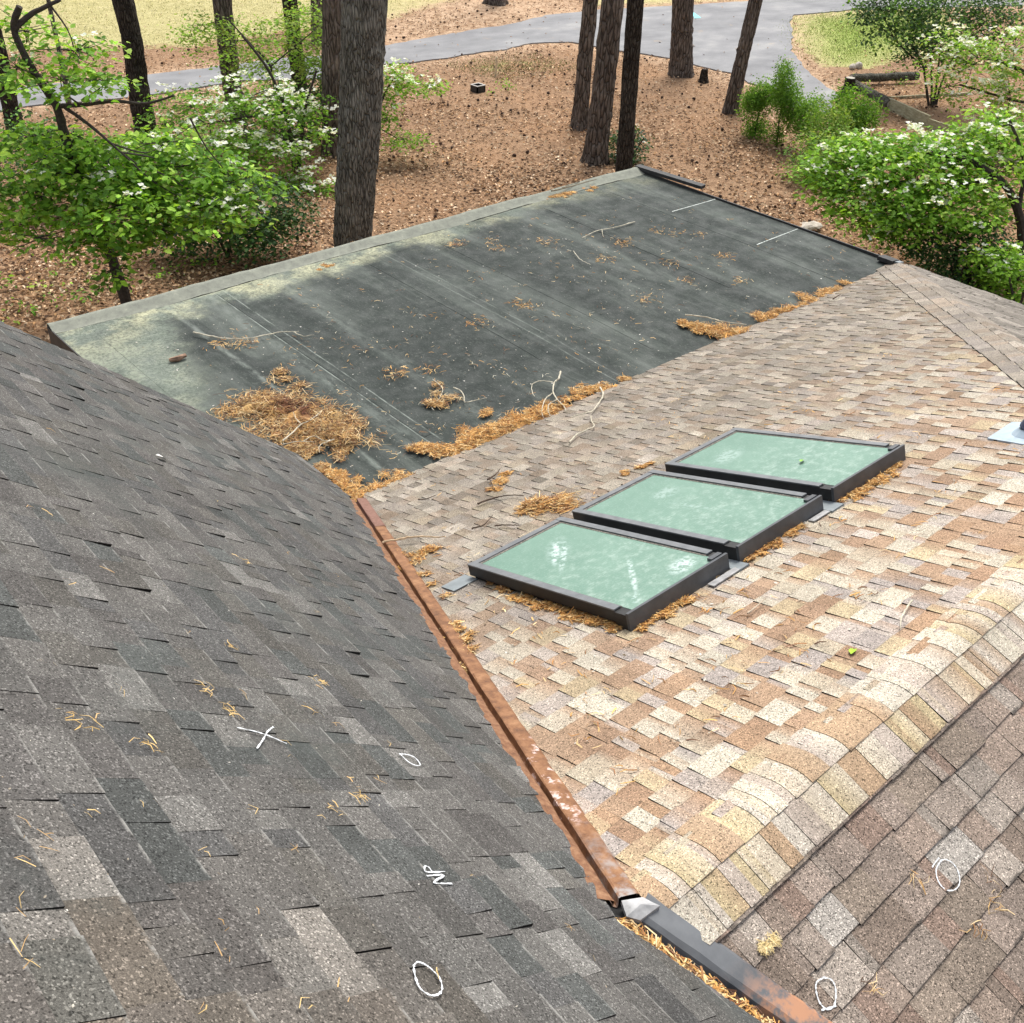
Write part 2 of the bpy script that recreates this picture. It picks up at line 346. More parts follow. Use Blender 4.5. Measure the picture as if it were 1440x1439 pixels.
charcoal = slab('charcoal_slope', [dn(Q2), dn(P), dn(A), dn(pdrk(XA, YD1)), dn(pdrk(XRDG, YD1)), dn(pdrk(XRDG, YD0))], .16, M['felt'], 'steep charcoal shingled slope on the left of the rusty valley')
tan_ = slab('tan_slope', [dn(A), dn(P), dn(HC1), dn(HC0)], .14, M['felt'], 'tan and cream shingled slope holding three skylights')
rear = slab('brown_slope', [dn(P), dn(Q2), dn(prear(HC1[0], qy2)), dn(HC1)], .14, M['felt'], 'brown shingled slope falling away at the lower right')
hipe = lambda y: np.array([FX1 + .35, y, -HB * .35])
hips = slab('hip_slope', [dn(HC0), dn(HC1), dn([HC1[0], qy2, HC1[2]]), dn(hipe(qy2)), dn(hipe(YA + .0))], .14, M['felt'], 'grey shingled slope beyond the hip')

# ---------------------------------------------------------------- shingle tabs
def clip(poly, hp):                                    # poly [(c,u)], half-planes (a,b,k): a*c+b*u>=k
    for a, b, k in hp:
        out = []
        for i in range(len(poly)):
            p, q = poly[i], poly[(i + 1) % len(poly)]
            dp, dq = a * p[0] + b * p[1] - k, a * q[0] + b * q[1] - k
            if dp >= 0: out.append(p)
            if (dp >= 0) != (dq >= 0):
                f = dp / (dp - dq); out.append((p[0] + f * (q[0] - p[0]), p[1] + f * (q[1] - p[1])))
        poly = out
        if len(poly) < 3: return None
    ar = sum(poly[i][0] * poly[(i + 1) % len(poly)][1] - poly[(i + 1) % len(poly)][0] * poly[i][1] for i in range(len(poly)))
    return poly if abs(ar) > 2e-4 else None
def make_tab(poly, u0, ex, hb, to3, colL, colR, c0, c1, tilt=0.):
    n = len(poly); V = []; top = []; uvs = []; cols = []
    for (c, u) in poly:
        f = (u - u0) / ex; h = hb + (.0015 - hb) * min(max(f, 0), 1.15) + tilt * (c - c0)
        V.append(to3(c, u, max(h, .0008)))
        g = min(max((c - c0) / max(c1 - c0, 1e-4), 0), 1); uvs.append((g, f)); cols.append(colL + (colR - colL) * g)
    for (c, u) in poly: V.append(to3(c, u, -.006))
    F = [list(range(n))]; C = list(cols); U = list(uvs)
    E_ = np.array([.012, .011, .010])
    for i in range(n):
        j = (i + 1) % n; F.append([i, i + n, j + n, j]); C += [E_] * 4; U += [(.5, .9)] * 4
    a = np.cross(np.subtract(V[1], V[0]), np.subtract(V[2], V[0]))
    if a[2] < 0:
        F2 = []; C2 = []; U2 = []; k = 0
        for f in F:
            m = len(f); F2.append(f[::-1]); C2 += C[k:k + m][::-1]; U2 += U[k:k + m][::-1]; k += m
        F, C, U = F2, C2, U2
    ctr = np.mean(V[:n], axis=0)
    return dict(V=V, F=F, C=C, U=U, c=ctr)
def vis_score(tb):
    d = tb['c'] - CAM; z = d @ FWD
    if z < .2: return -1
    px, py = 720 + FPX * (d @ RIGHT) / z, 720 - FPX * (d @ UPV) / z
    if not (-30 < px < 1470 and -30 < py < 1470): return -1
    n = len(tb['V']) // 2; pts = np.array(tb['V'][:n]) - CAM; zz = pts @ FWD
    if (zz < .1).any(): return -1
    x = pts @ RIGHT / zz * FPX; y = pts @ UPV / zz * FPX
    return abs(np.dot(x, np.roll(y, 1)) - np.dot(y, np.roll(x, 1))) / 2
def emit(tabs, name, rest, mat, parent, nmax=300):
    sc = [vis_score(tb) for tb in tabs]; order = sorted(range(len(tabs)), key=lambda i: -sc[i])
    single = [i for i in order[:nmax] if sc[i] > 40]; ss = set(single)
    for i in single:
        tb = tabs[i]; obj(name, mesh_np(name, tb['V'], tb['F'], mat, tint=tb['C'], dom='CORNER', uv=tb['U']), parent)
    V = []; F = []; C = []; U = []
    for i, tb in enumerate(tabs):
        if i in ss: continue
        b = len(V); V += tb['V']; F += [[q + b for q in f] for f in tb['F']]; C += tb['C']; U += tb['U']
    if V: tag(obj(rest, mesh_np(rest, V, F, mat, tint=C, dom='CORNER', uv=U), parent), kind='stuff')
def courses(hps, umax, ex, crange, to3, cells, hskip=None, split=None, jit=.003):
    tabs = []; k = 0
    while k * ex < umax:
        u0 = k * ex; c = crange[0] - random.random() * .3
        for (wd, hb, cl, cr) in cells(k, u0, crange):
            a, b = c, c + wd; c = b
            j0 = random.uniform(-jit, jit); sk = random.uniform(-.004, .004)
            q = [(a, u0 + j0), (b, u0 + j0 + random.uniform(-jit, jit) * .7), (b + sk, u0 + ex * 1.1), (a + sk, u0 + ex * 1.1)]
            for hp in hps:
                pl = clip(q, hp)
                if pl is None: continue
                tb = make_tab(pl, u0, ex, hb, to3, cl, cr, a, b, random.uniform(-.006, .006))
                if hskip and hskip(tb['c']): continue
                tabs.append(tb)
        k += 1
    return tabs
def lines(p0, p1, inside, off):                       # half-plane through p0,p1 (2-D), keeping 'inside', moved inwards by off
    d = np.subtract(p1, p0); n = np.array([-d[1], d[0]]) / np.linalg.norm(d)
    if n @ np.subtract(inside, p0) < 0: n = -n
    return (n[0], n[1], n @ np.asarray(p0) + off)
V3 = lambda *a: np.array(a, float)
def mixc(a, b, f): return a + (b - a) * f
def sm(x, a, b):
    q = min(max((x - a) / (b - a), 0), 1); return q * q * (3 - 2 * q)
# charcoal slope: c = y, u up the slope from the eave
d2 = lambda p: (p[1], (XA - p[0]) * KD)
def to_d(c, u, h): return pdrk(XA - u / KD, c, h)
DARKS = [V3(.086, .083, .078), V3(.073, .072, .070), V3(.069, .072, .069), V3(.096, .092, .086), V3(.079, .075, .071), V3(.080, .076, .069)]
def dark_cells(k, u0, cr):
    c = 0; hi = random.random() < .5
    while c < cr[1] - cr[0] + .5:
        wd = random.choice([.07, .10, .13, .16, .19, .23]) * random.uniform(.8, 1.2); r = random.random()
        col = random.choice(DARKS) * random.lognormvariate(.03, .08)
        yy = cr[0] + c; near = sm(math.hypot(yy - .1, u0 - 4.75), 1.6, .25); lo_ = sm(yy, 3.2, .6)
        if r < .012 + .05 * lo_: col = V3(.155, .15, .14) * random.uniform(.8, 1.12)
        elif r < .06 + .08 * lo_: col = V3(.125, .121, .113) * random.uniform(.8, 1.15)
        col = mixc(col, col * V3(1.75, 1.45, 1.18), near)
        hb = (.0085 if hi else .0042) + random.uniform(-.001, .0015)
        if random.random() < .05: hb += .006
        yield wd, hb, col, col * random.uniform(.9, 1.1)
        if random.random() < .85: hi = not hi
        c += wd
vA, vP, vQ, vQ2 = d2(A), d2(P), d2(Q), d2(Q2)
um = (XA - XRDG) * KD
hp_d = [[(1, 0, YR), lines(vA, vP, (YR, um), .046), (-1, 0, -YA)],
        [(-1, 0, -YR), lines(vP, vQ2, (YR, um), .046), (1, 0, YD0)],
        [(1, 0, YA), (-1, 0, -YD1), (0, 1, .02)]]
hp_d = [h + [(0, -1, -um)] for h in hp_d]
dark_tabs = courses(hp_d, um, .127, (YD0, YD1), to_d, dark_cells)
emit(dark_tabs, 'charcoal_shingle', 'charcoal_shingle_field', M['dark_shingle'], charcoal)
# tan slope: c = x, u up the slope
def to_t(c, u, h): return ptan(c, YA - u / KT, h)
t2 = lambda p: (p[0], (YA - p[1]) * KT)
CREAM = [V3(.50, .445, .355), V3(.465, .405, .31), V3(.525, .475, .385)]
LILAC = [V3(.40, .345, .305), V3(.44, .38, .33), V3(.36, .315, .285)]
GOLD = [V3(.49, .40, .26), V3(.45, .355, .225)]
PEACH = [V3(.355, .235, .15), V3(.32, .21, .138), V3(.375, .258, .172)]
def tan_cells(k, u0, cr):
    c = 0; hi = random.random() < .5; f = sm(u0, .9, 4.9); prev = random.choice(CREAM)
    while c < cr[1] - cr[0] + .5:
        if hi:
            wd = random.choice([.05, .07, .09, .11, .14]) * random.uniform(.85, 1.2); r = random.random()
            a = random.choice(CREAM if r < .46 else LILAC if r < .68 else GOLD if r < .84 else PEACH); b = a * random.uniform(.93, 1.05)
            if random.random() < .5: b = mixc(a, random.choice(PEACH), random.choice([.25, .5, .8]))
        else:
            wd = random.choice([.035, .05, .07, .1]) * random.uniform(.85, 1.2); b = random.choice(PEACH + PEACH + LILAC)
            a = mixc(prev, b, random.choice([.25, .5, 1.0]))
        prev = a
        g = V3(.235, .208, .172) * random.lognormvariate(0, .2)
        grey_mix = (1 - f) * .86 * random.uniform(.8, 1.1); a2, b2 = mixc(a, g, grey_mix), mixc(b, g * .9, grey_mix)  # tint goes greyer and darker down the slope towards the eave
        jj = random.uniform(.93, 1.07)
        jj *= .93
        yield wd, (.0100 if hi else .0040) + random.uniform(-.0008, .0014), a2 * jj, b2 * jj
        if random.random() < .9: hi = not hi
        c += wd
# skylights (corner pixels of their top faces) -> rectangles on the slope
SKPX = [[(660.8, 793), (788, 728.5), (1019.8, 779.5), (882, 863)], [(806, 718), (917.5, 662), (1156, 697.6), (1038, 769.6)], [(932.7, 653), (1032, 601), (1272, 625.6), (1171, 688)]]
SKH = .105; SK = []
for q in SKPX:
    L_, T_, R_, B_ = [tanpx(*p, SKH) for p in q]
    off = NTAN * SKH
    L_, T_, R_, B_ = L_ - off, T_ - off, R_ - off, B_ - off
    SK.append(((L_[0] + B_[0]) / 2, (T_[0] + R_[0]) / 2, (B_[1] + R_[1]) / 2, (L_[1] + T_[1]) / 2))   # x0 x1 y0 y1
YS0 = np.mean([s[2] for s in SK]); YS1 = np.mean([s[3] for s in SK]); SKW = np.mean([s[1] - s[0] for s in SK])
SK = [((s[0] + s[1]) / 2 - SKW / 2, (s[0] + s[1]) / 2 + SKW / 2, YS0, YS1) for s in SK]
def in_sky(p): return any(s[0] + .1 < p[0] < s[1] - .1 and s[2] + .12 < p[1] < s[3] - .12 for s in SK)
ut = (YA - YR) * KT
hp_t = [[lines(t2(A), t2(P), (8, 1), .080), lines(t2(HC0), t2(HC1), (3, 2), .0), (0, -1, -(ut - .05)), (0, 1, -.05)]]
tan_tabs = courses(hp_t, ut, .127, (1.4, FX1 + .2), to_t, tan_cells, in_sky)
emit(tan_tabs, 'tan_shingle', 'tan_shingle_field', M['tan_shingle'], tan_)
# brown slope beyond the ridge: u up from far below
RE = .1245 * KR; NRC = 18; y_e = .763 - NRC * .1245 + .1245 * 1
def to_r(c, u, h): return prear(c, y_e + u / KR, h)
BR = [V3(.225, .178, .145), V3(.215, .174, .145), V3(.24, .20, .168), V3(.225, .165, .132), V3(.20, .158, .128), V3(.26, .225, .192), V3(.215, .175, .14)]
def brown_cells(k, u0, cr):
    c = 0; hi = random.random() < .5
    while c < cr[1] - cr[0] + .5:
        wd = random.choice([.045, .11, .14, .17, .21]) * random.uniform(.85, 1.2); a = random.choice(BR) * random.lognormvariate(0, .1)
        if random.random() < .05: a = V3(.30, .275, .245) * random.uniform(.85, 1.1)
        yield wd, (.0115 if hi else .0085) + random.uniform(-.0015, .002), a, a * random.uniform(.93, 1.07)
        hi = not hi; c += wd
r2 = lambda p: (p[0], (p[1] - y_e) * KR)
u_top = (.895 - y_e) * KR
hp_r = [[lines(r2(P), r2(Q2), (5, 1), .098), (0, -1, -u_top)]]
brown_tabs = courses(hp_r, u_top, RE, (1.3, 6.2), to_r, brown_cells, None, None, .006)
# thin exposed strip of an under course just below the wrapped ridge course
u0 = (.884 - y_e) * KR; c = 1.3
while c < 6.2:
    wd = random.uniform(.09, .3); a = random.choice(BR) * random.uniform(.8, 1.05); j = random.uniform(-.003, .003)
    pl = clip([(c, u0 + j), (c + wd, u0 + j), (c + wd, u0 + .06), (c, u0 + .06)], [hp_r[0][0]])
    if pl: brown_tabs.append(make_tab(pl, u0, .1, .0165, to_r, a, a, c, c + wd))
    c += wd
emit(brown_tabs, 'brown_shingle', 'brown_shingle_field', M['brown_shingle'], rear)
# wrapped ridge course: pieces bent over the ridge from the tan side
def ridge_pt(s):                                       # s<0 on the tan side, s>0 on the brown side (metres along the slope)
    rr = .06
    if s <= -rr: return (YR - s / KT, ZR + s * TB / KT), nrm([0, TB, 1])
    if s >= rr: return (YR - s / KR, ZR - s * RB / KR), nrm([0, -RB, 1])
    p0 = V3(YR + rr / KT, ZR - rr * TB / KT); p1 = V3(YR, ZR); p2 = V3(YR - rr / KR, ZR - rr * RB / KR)
    f = (s + rr) / (2 * rr); p = (1 - f) ** 2 * p0 + 2 * f * (1 - f) * p1 + f * f * p2
    return (p[0], p[1]), nrm(mixc(nrm([0, TB, 1]), nrm([0, -RB, 1]), f))
def bent_piece(x0, x1, s0, s1, h0, h1, colL, colR, seg=6, skew=0.):
    V = []; C = []; U = []
    ss = np.linspace(s0, s1, seg)
    for lay in (0, 1):
        for i, s in enumerate(ss):
            (y, z), n = ridge_pt(s); h = mixc(h0, h1, i / (seg - 1)) if lay == 0 else -.004
            xv = XP + .095 + .37 * abs(s)
            for x in (max(x0 + skew * i / seg, xv), max(x1 + skew * i / seg, xv + .004)): V.append(V3(x, y, z) + n * h)
    F = []; n2 = 2 * seg
    for i in range(seg - 1): F.append([2 * i, 2 * i + 2, 2 * i + 3, 2 * i + 1]); C += [colL, colL, colR, colR]; f0, f1 = 1 - i / (seg - 1), 1 - (i + 1) / (seg - 1); U += [(0, f0), (0, f1), (1, f1), (1, f0)]
    E_ = V3(.02, .017, .014)
    for i in range(seg - 1):
        F.append([2 * i, n2 + 2 * i, n2 + 2 * i + 2, 2 * i + 2]); F.append([2 * i + 1, 2 * i + 3, n2 + 2 * i + 3, n2 + 2 * i + 1]); C += [E_] * 8; U += [(.5, .9)] * 8
    F.append([n2 - 2, 2 * n2 - 2, 2 * n2 - 1, n2 - 1]); F.append([1, n2 + 1, n2, 0]); C += [E_] * 8; U += [(.5, .9)] * 8
    return dict(V=V, F=F, C=C, U=U, c=np.mean(V[:n2], axis=0))
RC = [V3(.50, .43, .33), V3(.53, .48, .39), V3(.47, .42, .355), V3(.38, .27, .175), V3(.34, .235, .15), V3(.40, .34, .29), V3(.46, .375, .23)]
rows = [(-.16, .055, .004, .014), (.035, .218, .009, .017)]
ridge_tabs = []
for ri, (s0, s1, h0, h1) in enumerate(rows):
    c = XP + (.095 if ri == 0 else .12); hi = 0
    while c < HC1[0] - .1:
        wd = random.choice([.04, .055, .08, .105, .13]) * random.uniform(.85, 1.15); a = random.choice(RC) * random.uniform(.93, 1.07)
        b = mixc(a, random.choice(RC), random.choice([.1, .4, .7])); hi = 1 - hi; js = random.uniform(-.006, .006)
        if ri == 1: a, b = a * .93, b * .93
        ridge_tabs.append(bent_piece(c, c + wd, s0 + js, s1 + js * .5, h0 + .002 * hi, h1 + .003 * hi, a, b, 7, random.uniform(-.004, .004))); c += wd
emit(ridge_tabs, 'ridge_shingle', 'ridge_shingle_field', M['tan_shingle'], tan_)
# hip slope shingles (far, grazing) and hip caps
def to_h(c, u, h): return V3(FX1 + .35 - u / KH, c, -HB * .35 + HB * u / KH) + NHIP * h
h2 = lambda p: (p[1], (FX1 + .35 - p[0]) * KH)
def hip_cells(k, u0, cr):
    c = 0; hi = random.random() < .5
    while c < cr[1] - cr[0] + .5:
        wd = random.choice([.1, .15, .2, .28]); a = V3(.20, .18, .155) * random.lognormvariate(0, .18); hi = not hi
        yield wd, .0095 if hi else .0045, a, a; c += wd
hp_h = [[lines(h2(HC0), h2(HC1), h2(hipe(2.0)), 0.), (-1, 0, -YA), (1, 0, qy2)]]
hip_tabs = courses(hp_h, (FX1 + .35 - HC1[0]) * KH, .127, (qy2, YA), to_h, hip_cells)
emit(hip_tabs, 'grey_shingle', 'grey_shingle_field', M['tan_shingle'], hips, 60)
hd3 = nrm(HC1 - HC0); et = nrm(np.cross(hd3, NTAN)); et = et if et[0] < 0 else -et; eh = nrm(np.cross(hd3, NHIP)); eh = eh if eh[0] > 0 else -eh
HN = nrm(NTAN + NHIP); hl = np.linalg.norm(HC1 - HC0); cap_tabs = []
def cap_piece(s0, s1, prof, col):
    V = []; k = len(prof)
    for lay in (0, 1):
        for (e, o_, nn, h) in prof:
            for ss in (s0, s1): V.append(HC0 + hd3 * ss + e * o_ + nn * ((h + (.004 if ss == s0 else -.003)) if lay == 0 else -.004))
    F = []; C = []; U = []; n2 = 2 * k
    for i in range(k - 1): F.append([2 * i, 2 * i + 1, 2 * i + 3, 2 * i + 2]); C += [col] * 4; U += [(.5, .5)] * 4
    E_ = V3(.016, .014, .012)
    for i in range(k - 1): F.append([2 * i, 2 * i + 2, n2 + 2 * i + 2, n2 + 2 * i]); F.append([2 * i + 1, n2 + 2 * i + 1, n2 + 2 * i + 3, 2 * i + 3]); C += [E_] * 8; U += [(.5, .9)] * 8
    F.append([0, n2, n2 + 1, 1]); F.append([n2 - 2, n2 - 1, 2 * n2 - 1, 2 * n2 - 2]); C += [E_] * 8; U += [(.5, .9)] * 8
    cap_tabs.append(dict(V=V, F=F, C=C, U=U, c=np.mean(V[:n2], axis=0)))
HCOL = [V3(.25, .22, .182), V3(.23, .20, .165), V3(.28, .245, .205), V3(.26, .215, .17), V3(.24, .212, .185)]
for row, (oa, ob, hh) in enumerate(((.30, .165, .011), (.17, .035, .0135), (None, None, .015))):
    s_ = .02
    while s_ < hl:
        wd = random.choice([.07, .1, .14, .2]) * random.uniform(.85, 1.15); col = random.choice(HCOL) * random.lognormvariate(0, .1)
        if oa: pr = [(et, oa + random.uniform(-.006, .006), NTAN, hh + random.uniform(0, .004)), (et, (oa + ob) / 2, NTAN, hh), (et, ob, NTAN if row == 0 else HN, hh - .001)]
        else: pr = [(et, .045, HN, hh), (eh, .0, HN, hh + .004), (eh, .035, HN, hh), (eh, .14, NHIP, .012)]
        cap_piece(s_, s_ + wd + .006, pr, col); s_ += wd
for tb in cap_tabs: obj('hip_cap', mesh_np('hip_cap', tb['V'], tb['F'], M['tan_shingle'], tint=tb['C'], dom='CORNER', uv=tb['U']), hips)
# left (unseen) side of the charcoal roof and its ridge cap
slab('back_slope', [V3(XRDG - .004, YD0, zrg - .01), V3(XRDG - .004, YD1, zrg - .01), V3(XRDG - 3, YD1, zrg - 2.7), V3(XRDG - 3, YD0, zrg - 2.7)], .14, M['dark_shingle'])
m = MB(); m.add([V3(XRDG - .14, YD0, zrg - .115), V3(XRDG, YD0, zrg + .02), V3(XRDG + .14, YD0, zrg - .10), V3(XRDG - .14, YD1, zrg - .115), V3(XRDG, YD1, zrg + .02), V3(XRDG + .14, YD1, zrg - .10)],
      [[0, 1, 4, 3], [1, 2, 5, 4]], (.08, .08, .075)); part('ridge_cap', m, M['dark_shingle'])
# ---------------------------------------------------------------- valley metal
def valley(name, p0, p1, nA, nB, prof, mat, nseg, label, wob=.0015):
    """prof: (side, offset, height); side 'd' measures across the charcoal plane, 'b' across the other"""
    d = nrm(p1 - p0); ed = nrm(np.cross(d, nA)); ed = ed if ed[0] < 0 else -ed; eb = nrm(np.cross(d, nB)); eb = eb if eb[0] > 0 else -eb
    nv = nrm(nA + nB); V = []; k = len(prof)
    for i in range(nseg + 1):
        p = p0 + (p1 - p0) * i / nseg
        for (sd_, o_, h) in prof:
            e, nn = (ed, nA) if sd_ == 'd' else (eb, nB)
            V.append(p + e * (o_ + random.uniform(-wob, wob)) + nn * (h + random.uniform(-wob, wob)))
    F = [[i * k + j, i * k + j + 1, (i + 1) * k + j + 1, (i + 1) * k + j] for i in range(nseg) for j in range(k - 1)]
    m = MB(); m.add(V, F); a = np.cross(np.subtract(V[1], V[0]), np.subtract(V[k], V[0]))
    if a[2] < 0: m.f = [f[::-1] for f in m.f]
    return part(name, m, mat, label=label)
profU = [('d', .008, -.004), ('b', .004, -.006), ('b', .010, .004), ('b', .017, .028), ('b', .024, .030), ('b', .080, .017), ('b', .092, .004)]
profS = [('d', .085, .001), ('d', .055, .005), ('d', .030, .012), ('d', .016, .012), ('d', .008, -.003)]
Pm = A + (P - A) * .985; A1 = A + (P - A) * .165; A0 = A + (P - A) * .025
valley('valley_flashing', A1, Pm, NDRK, NTAN, profU, M['rust'], 46, 'long rust orange strip of valley flashing')
valley('valley_flashing', A0, Pm, NDRK, NTAN, profS, M['rust_side'], 60, 'narrow dull rusty edge of the valley flashing under the charcoal shingles', .003)
profB = [(a, o_, h + .003) for a, o_, h in profU]
valley('valley_flashing', A0, A + (P - A) * .172, NDRK, NTAN, profB, M['rust_brown'], 10, 'short dull brown top piece of valley flashing')
profL = [('d', .075, .001), ('d', .05, .003), ('d', .022, .004), ('d', .01, -.01), ('b', .012, -.012), ('b', .030, .012), ('b', .05, .020), ('b', .115, .018), ('b', .128, .004)]
valley('valley_flashing', P + (Q2 - P) * .006, Q2, NDRK, NREAR, profL, M['zinc'], 40, 'grey zinc strip of valley flashing with rust at its lower end')
# bright crumpled joint at the top of the valley
m = MB(); vd = nrm(P - A); eb = nrm(np.cross(vd, NTAN)); eb = eb if eb[0] > 0 else -eb
js = [P - vd * .07 + eb * .012, P - vd * .055 + eb * .085, P + V3(.10, -.01, .0), P + nrm(Q2 - P) * .045 + V3(.10, 0, 0), P + nrm(Q2 - P) * .035 + V3(.02, 0, 0), P + V3(.0, 0, .0)]
ctr = np.mean(js, axis=0)
js = [j + V3(0, 0, .030 + random.uniform(-.006, .008)) for j in js]; low = [j - V3(0, 0, .02) for j in js]; ctr = ctr + V3(0, 0, .046)
m.add(js + low + [ctr], [[i, (i + 1) % 6, 12] for i in range(6)] + [[i, i + 6, (i + 1) % 6 + 6, (i + 1) % 6] for i in range(6)])
if np.cross(js[1] - js[0], ctr - js[0])[2] < 0: m.f = [f[::-1] for f in m.f]
part('valley_joint', m, M['zinc_bright'], label='pale crumpled metal joint at the head of the valley')
# ---------------------------------------------------------------- flat roof
def flatz(x, y): return .012 * math.sin(x * 1.7 + .4 * y) * sm(y, 5.9, 7) - .02 * sm(y, 7.5, 5.8)
NXF, NYF = 70, 44; V = []
for j in range(NYF + 1):
    for i in range(NXF + 1):
        x = FX0 + (FX1 - FX0) * i / NXF; y = YA - .12 + (FY1 - .2 - YA + .12) * j / NYF
        V.append((x, y, flatz(x, y)))
Fq = [[j * (NXF + 1) + i, j * (NXF + 1) + i + 1, (j + 1) * (NXF + 1) + i + 1, (j + 1) * (NXF + 1) + i] for j in range(NYF) for i in range(NXF)]
flat = part('flat_roof', mesh_np('flat_roof', V, Fq, M['membrane'], smooth=True), label='black membrane flat roof with pale lichen along its far edge')
m = MB(); y0 = FY1 - .2; V = []; n = 60                 # raised cant along the far edge
prof = [(0, .003), (.06, .012), (.12, .045), (.15, .055), (.19, .05), (.203, .03), (.203, -.02)]
for i in range(n + 1):
    x = FX0 - .004 + (FX1 - FX0 + .008) * i / n; wv = .006 * math.sin(x * 3.1) + .004 * math.sin(x * 7.7) + random.uniform(-.006, .006)
    for (dy, dz) in prof: V.append((x, y0 + dy + wv * .6, dz + wv * .5 + (flatz(x, y0) if dy < .06 else 0)))
k = len(prof); m.add(V, [[i * k + j, (i + 1) * k + j, (i + 1) * k + j + 1, i * k + j + 1] for i in range(n) for j in range(k - 1)])
part('roof_edge', m, M['membrane_edge'], flat, 'raised lichen covered far edge of the flat roof', smooth=True)
m = MB()
m.box((FX0 - .01, YD1 - .3, -.22), (.012, 0, 0), (0, FY1 - YD1 + .3, 0), (0, 0, .235)); part('fascia', m, M['fascia'], flat)
m = MB(); m.box((FX0, FY1 + .006, -.22), (FX1 - FX0, 0, 0), (0, .02, 0), (0, 0, .19)); part('fascia', m, M['fascia'], flat)
m = MB(); m.box((FX1 + .002, YA + .05, -.22), (.02, 0, 0), (0, FY1 - YA - .05, 0), (0, 0, .237)); part('fascia', m, M['fascia'], flat)
def strip_xy(x0, y0, x1, y1, wd, h, col=(1, 1, 1), n=24):
    m = MB(); d = nrm([x1 - x0, y1 - y0]); e = V3(-d[1], d[0]); V = []
    for i in range(n + 1):
        x, y = x0 + (x1 - x0) * i / n, y0 + (y1 - y0) * i / n
        for (o_, hh) in ((-wd / 2, .0), (-wd / 2, h), (wd / 2, h), (wd / 2, 0)): V.append((x + e[0] * o_, y + e[1] * o_, flatz(x, y) + hh + .0005))
    m.add(V, [[i * 4 + j, (i + 1) * 4 + j, (i + 1) * 4 + j + 1, i * 4 + j + 1][::-1] for i in range(n) for j in range(3)], col)
    return m
for (p, q, wd, h) in [((316, 416), (601, 611), .085, .0022), ((134, 472), (262, 562), .07, .0022), ((545, 372), (745, 512), .05, .0022), ((640, 338), (900, 496), .04, .0022), ((790, 292), (1010, 410), .04, .0022), ((868, 272), (1190, 400), .06, .0022)]:
    a, b = onz(*p), onz(*q); x = (a[0] + b[0]) / 2
    y1 = min(max(a[1], b[1]) + .1, FY1 - .22); y0 = max(min(a[1], b[1]), YA + .05)
    m = strip_xy(x, y0, x, y1, wd, h); part('membrane_seam', m, M['membrane'], flat)
for (p, q) in [((945, 299), (1006, 280)), ((1064, 346), (1122, 322))]:
    a, b = onz(*p), onz(*q); m = strip_xy(a[0], a[1], b[0], b[1], .016, .002, n=8); part('chalk_line', m, M['chalk_dim'], flat)
# loose black edge board at the far corner, dark scupper at the near right corner
a, b = onz(889, 239, .04), onz(944, 249, .04)
m = MB(); d = b - a; m.box(V3(FX1 - .02, FY1 - .01, .02), V3(.02, -1.25, .03), V3(.09, .0, .01), V3(0, 0, .045)); part('edge_board', m, M['fascia'], flat, 'loose black board along the far corner of the flat roof')
m = MB(); m.box(V3(FX1 - .12, YA + .02, .004), V3(.16, 0, -.02), V3(0, .2, 0), V3(0, 0, .05)); part('scupper', m, M['fascia'], flat)
m = MB(); m.box(V3(FX1 - .06, YA - .04, .008), V3(.12, 0, -.02), V3(0, .06, 0), V3(0, 0, .03)); part('edge_flashing', m, M['lead'], flat)
# walls under the roofs
m = MB(); zt = -.24
m.box((FX0 + .25, YD1 - .3, GZ), (FX1 - FX0 - .5, 0, 0), (0, FY1 - YD1, 0), (0, 0, zt - GZ))
part('wall', m, M['wall'])
m = MB(); m.box((1.0, -1.4, GZ), (FX1 - 1.3, 0, 0), (0, 7.2, 0), (0, 0, zt - GZ - .02)); part('wall', m, M['wall'])
m = MB(); g = YD1 - .28                                  # gable wall under the charcoal slope
m.add([V3(XRDG - 2.8, g, GZ), V3(XA - .3, g, GZ), V3(XA - .3, g, .05), V3(XRDG, g, zrg - .25), V3(XRDG - 2.8, g, zrg - 2.8),
       V3(XRDG - 2.8, g - .2, GZ), V3(XA - .3, g - .2, GZ), V3(XA - .3, g - .2, .05), V3(XRDG, g - .2, zrg - .25), V3(XRDG - 2.8, g - .2, zrg - 2.8)],
      [[4, 3, 2, 1, 0], [5, 6, 7, 8, 9], [0, 1, 6, 5], [1, 2, 7, 6], [2, 3, 8, 7], [3, 4, 9, 8], [4, 0, 5, 9]])
part('wall', m, M['wall'])
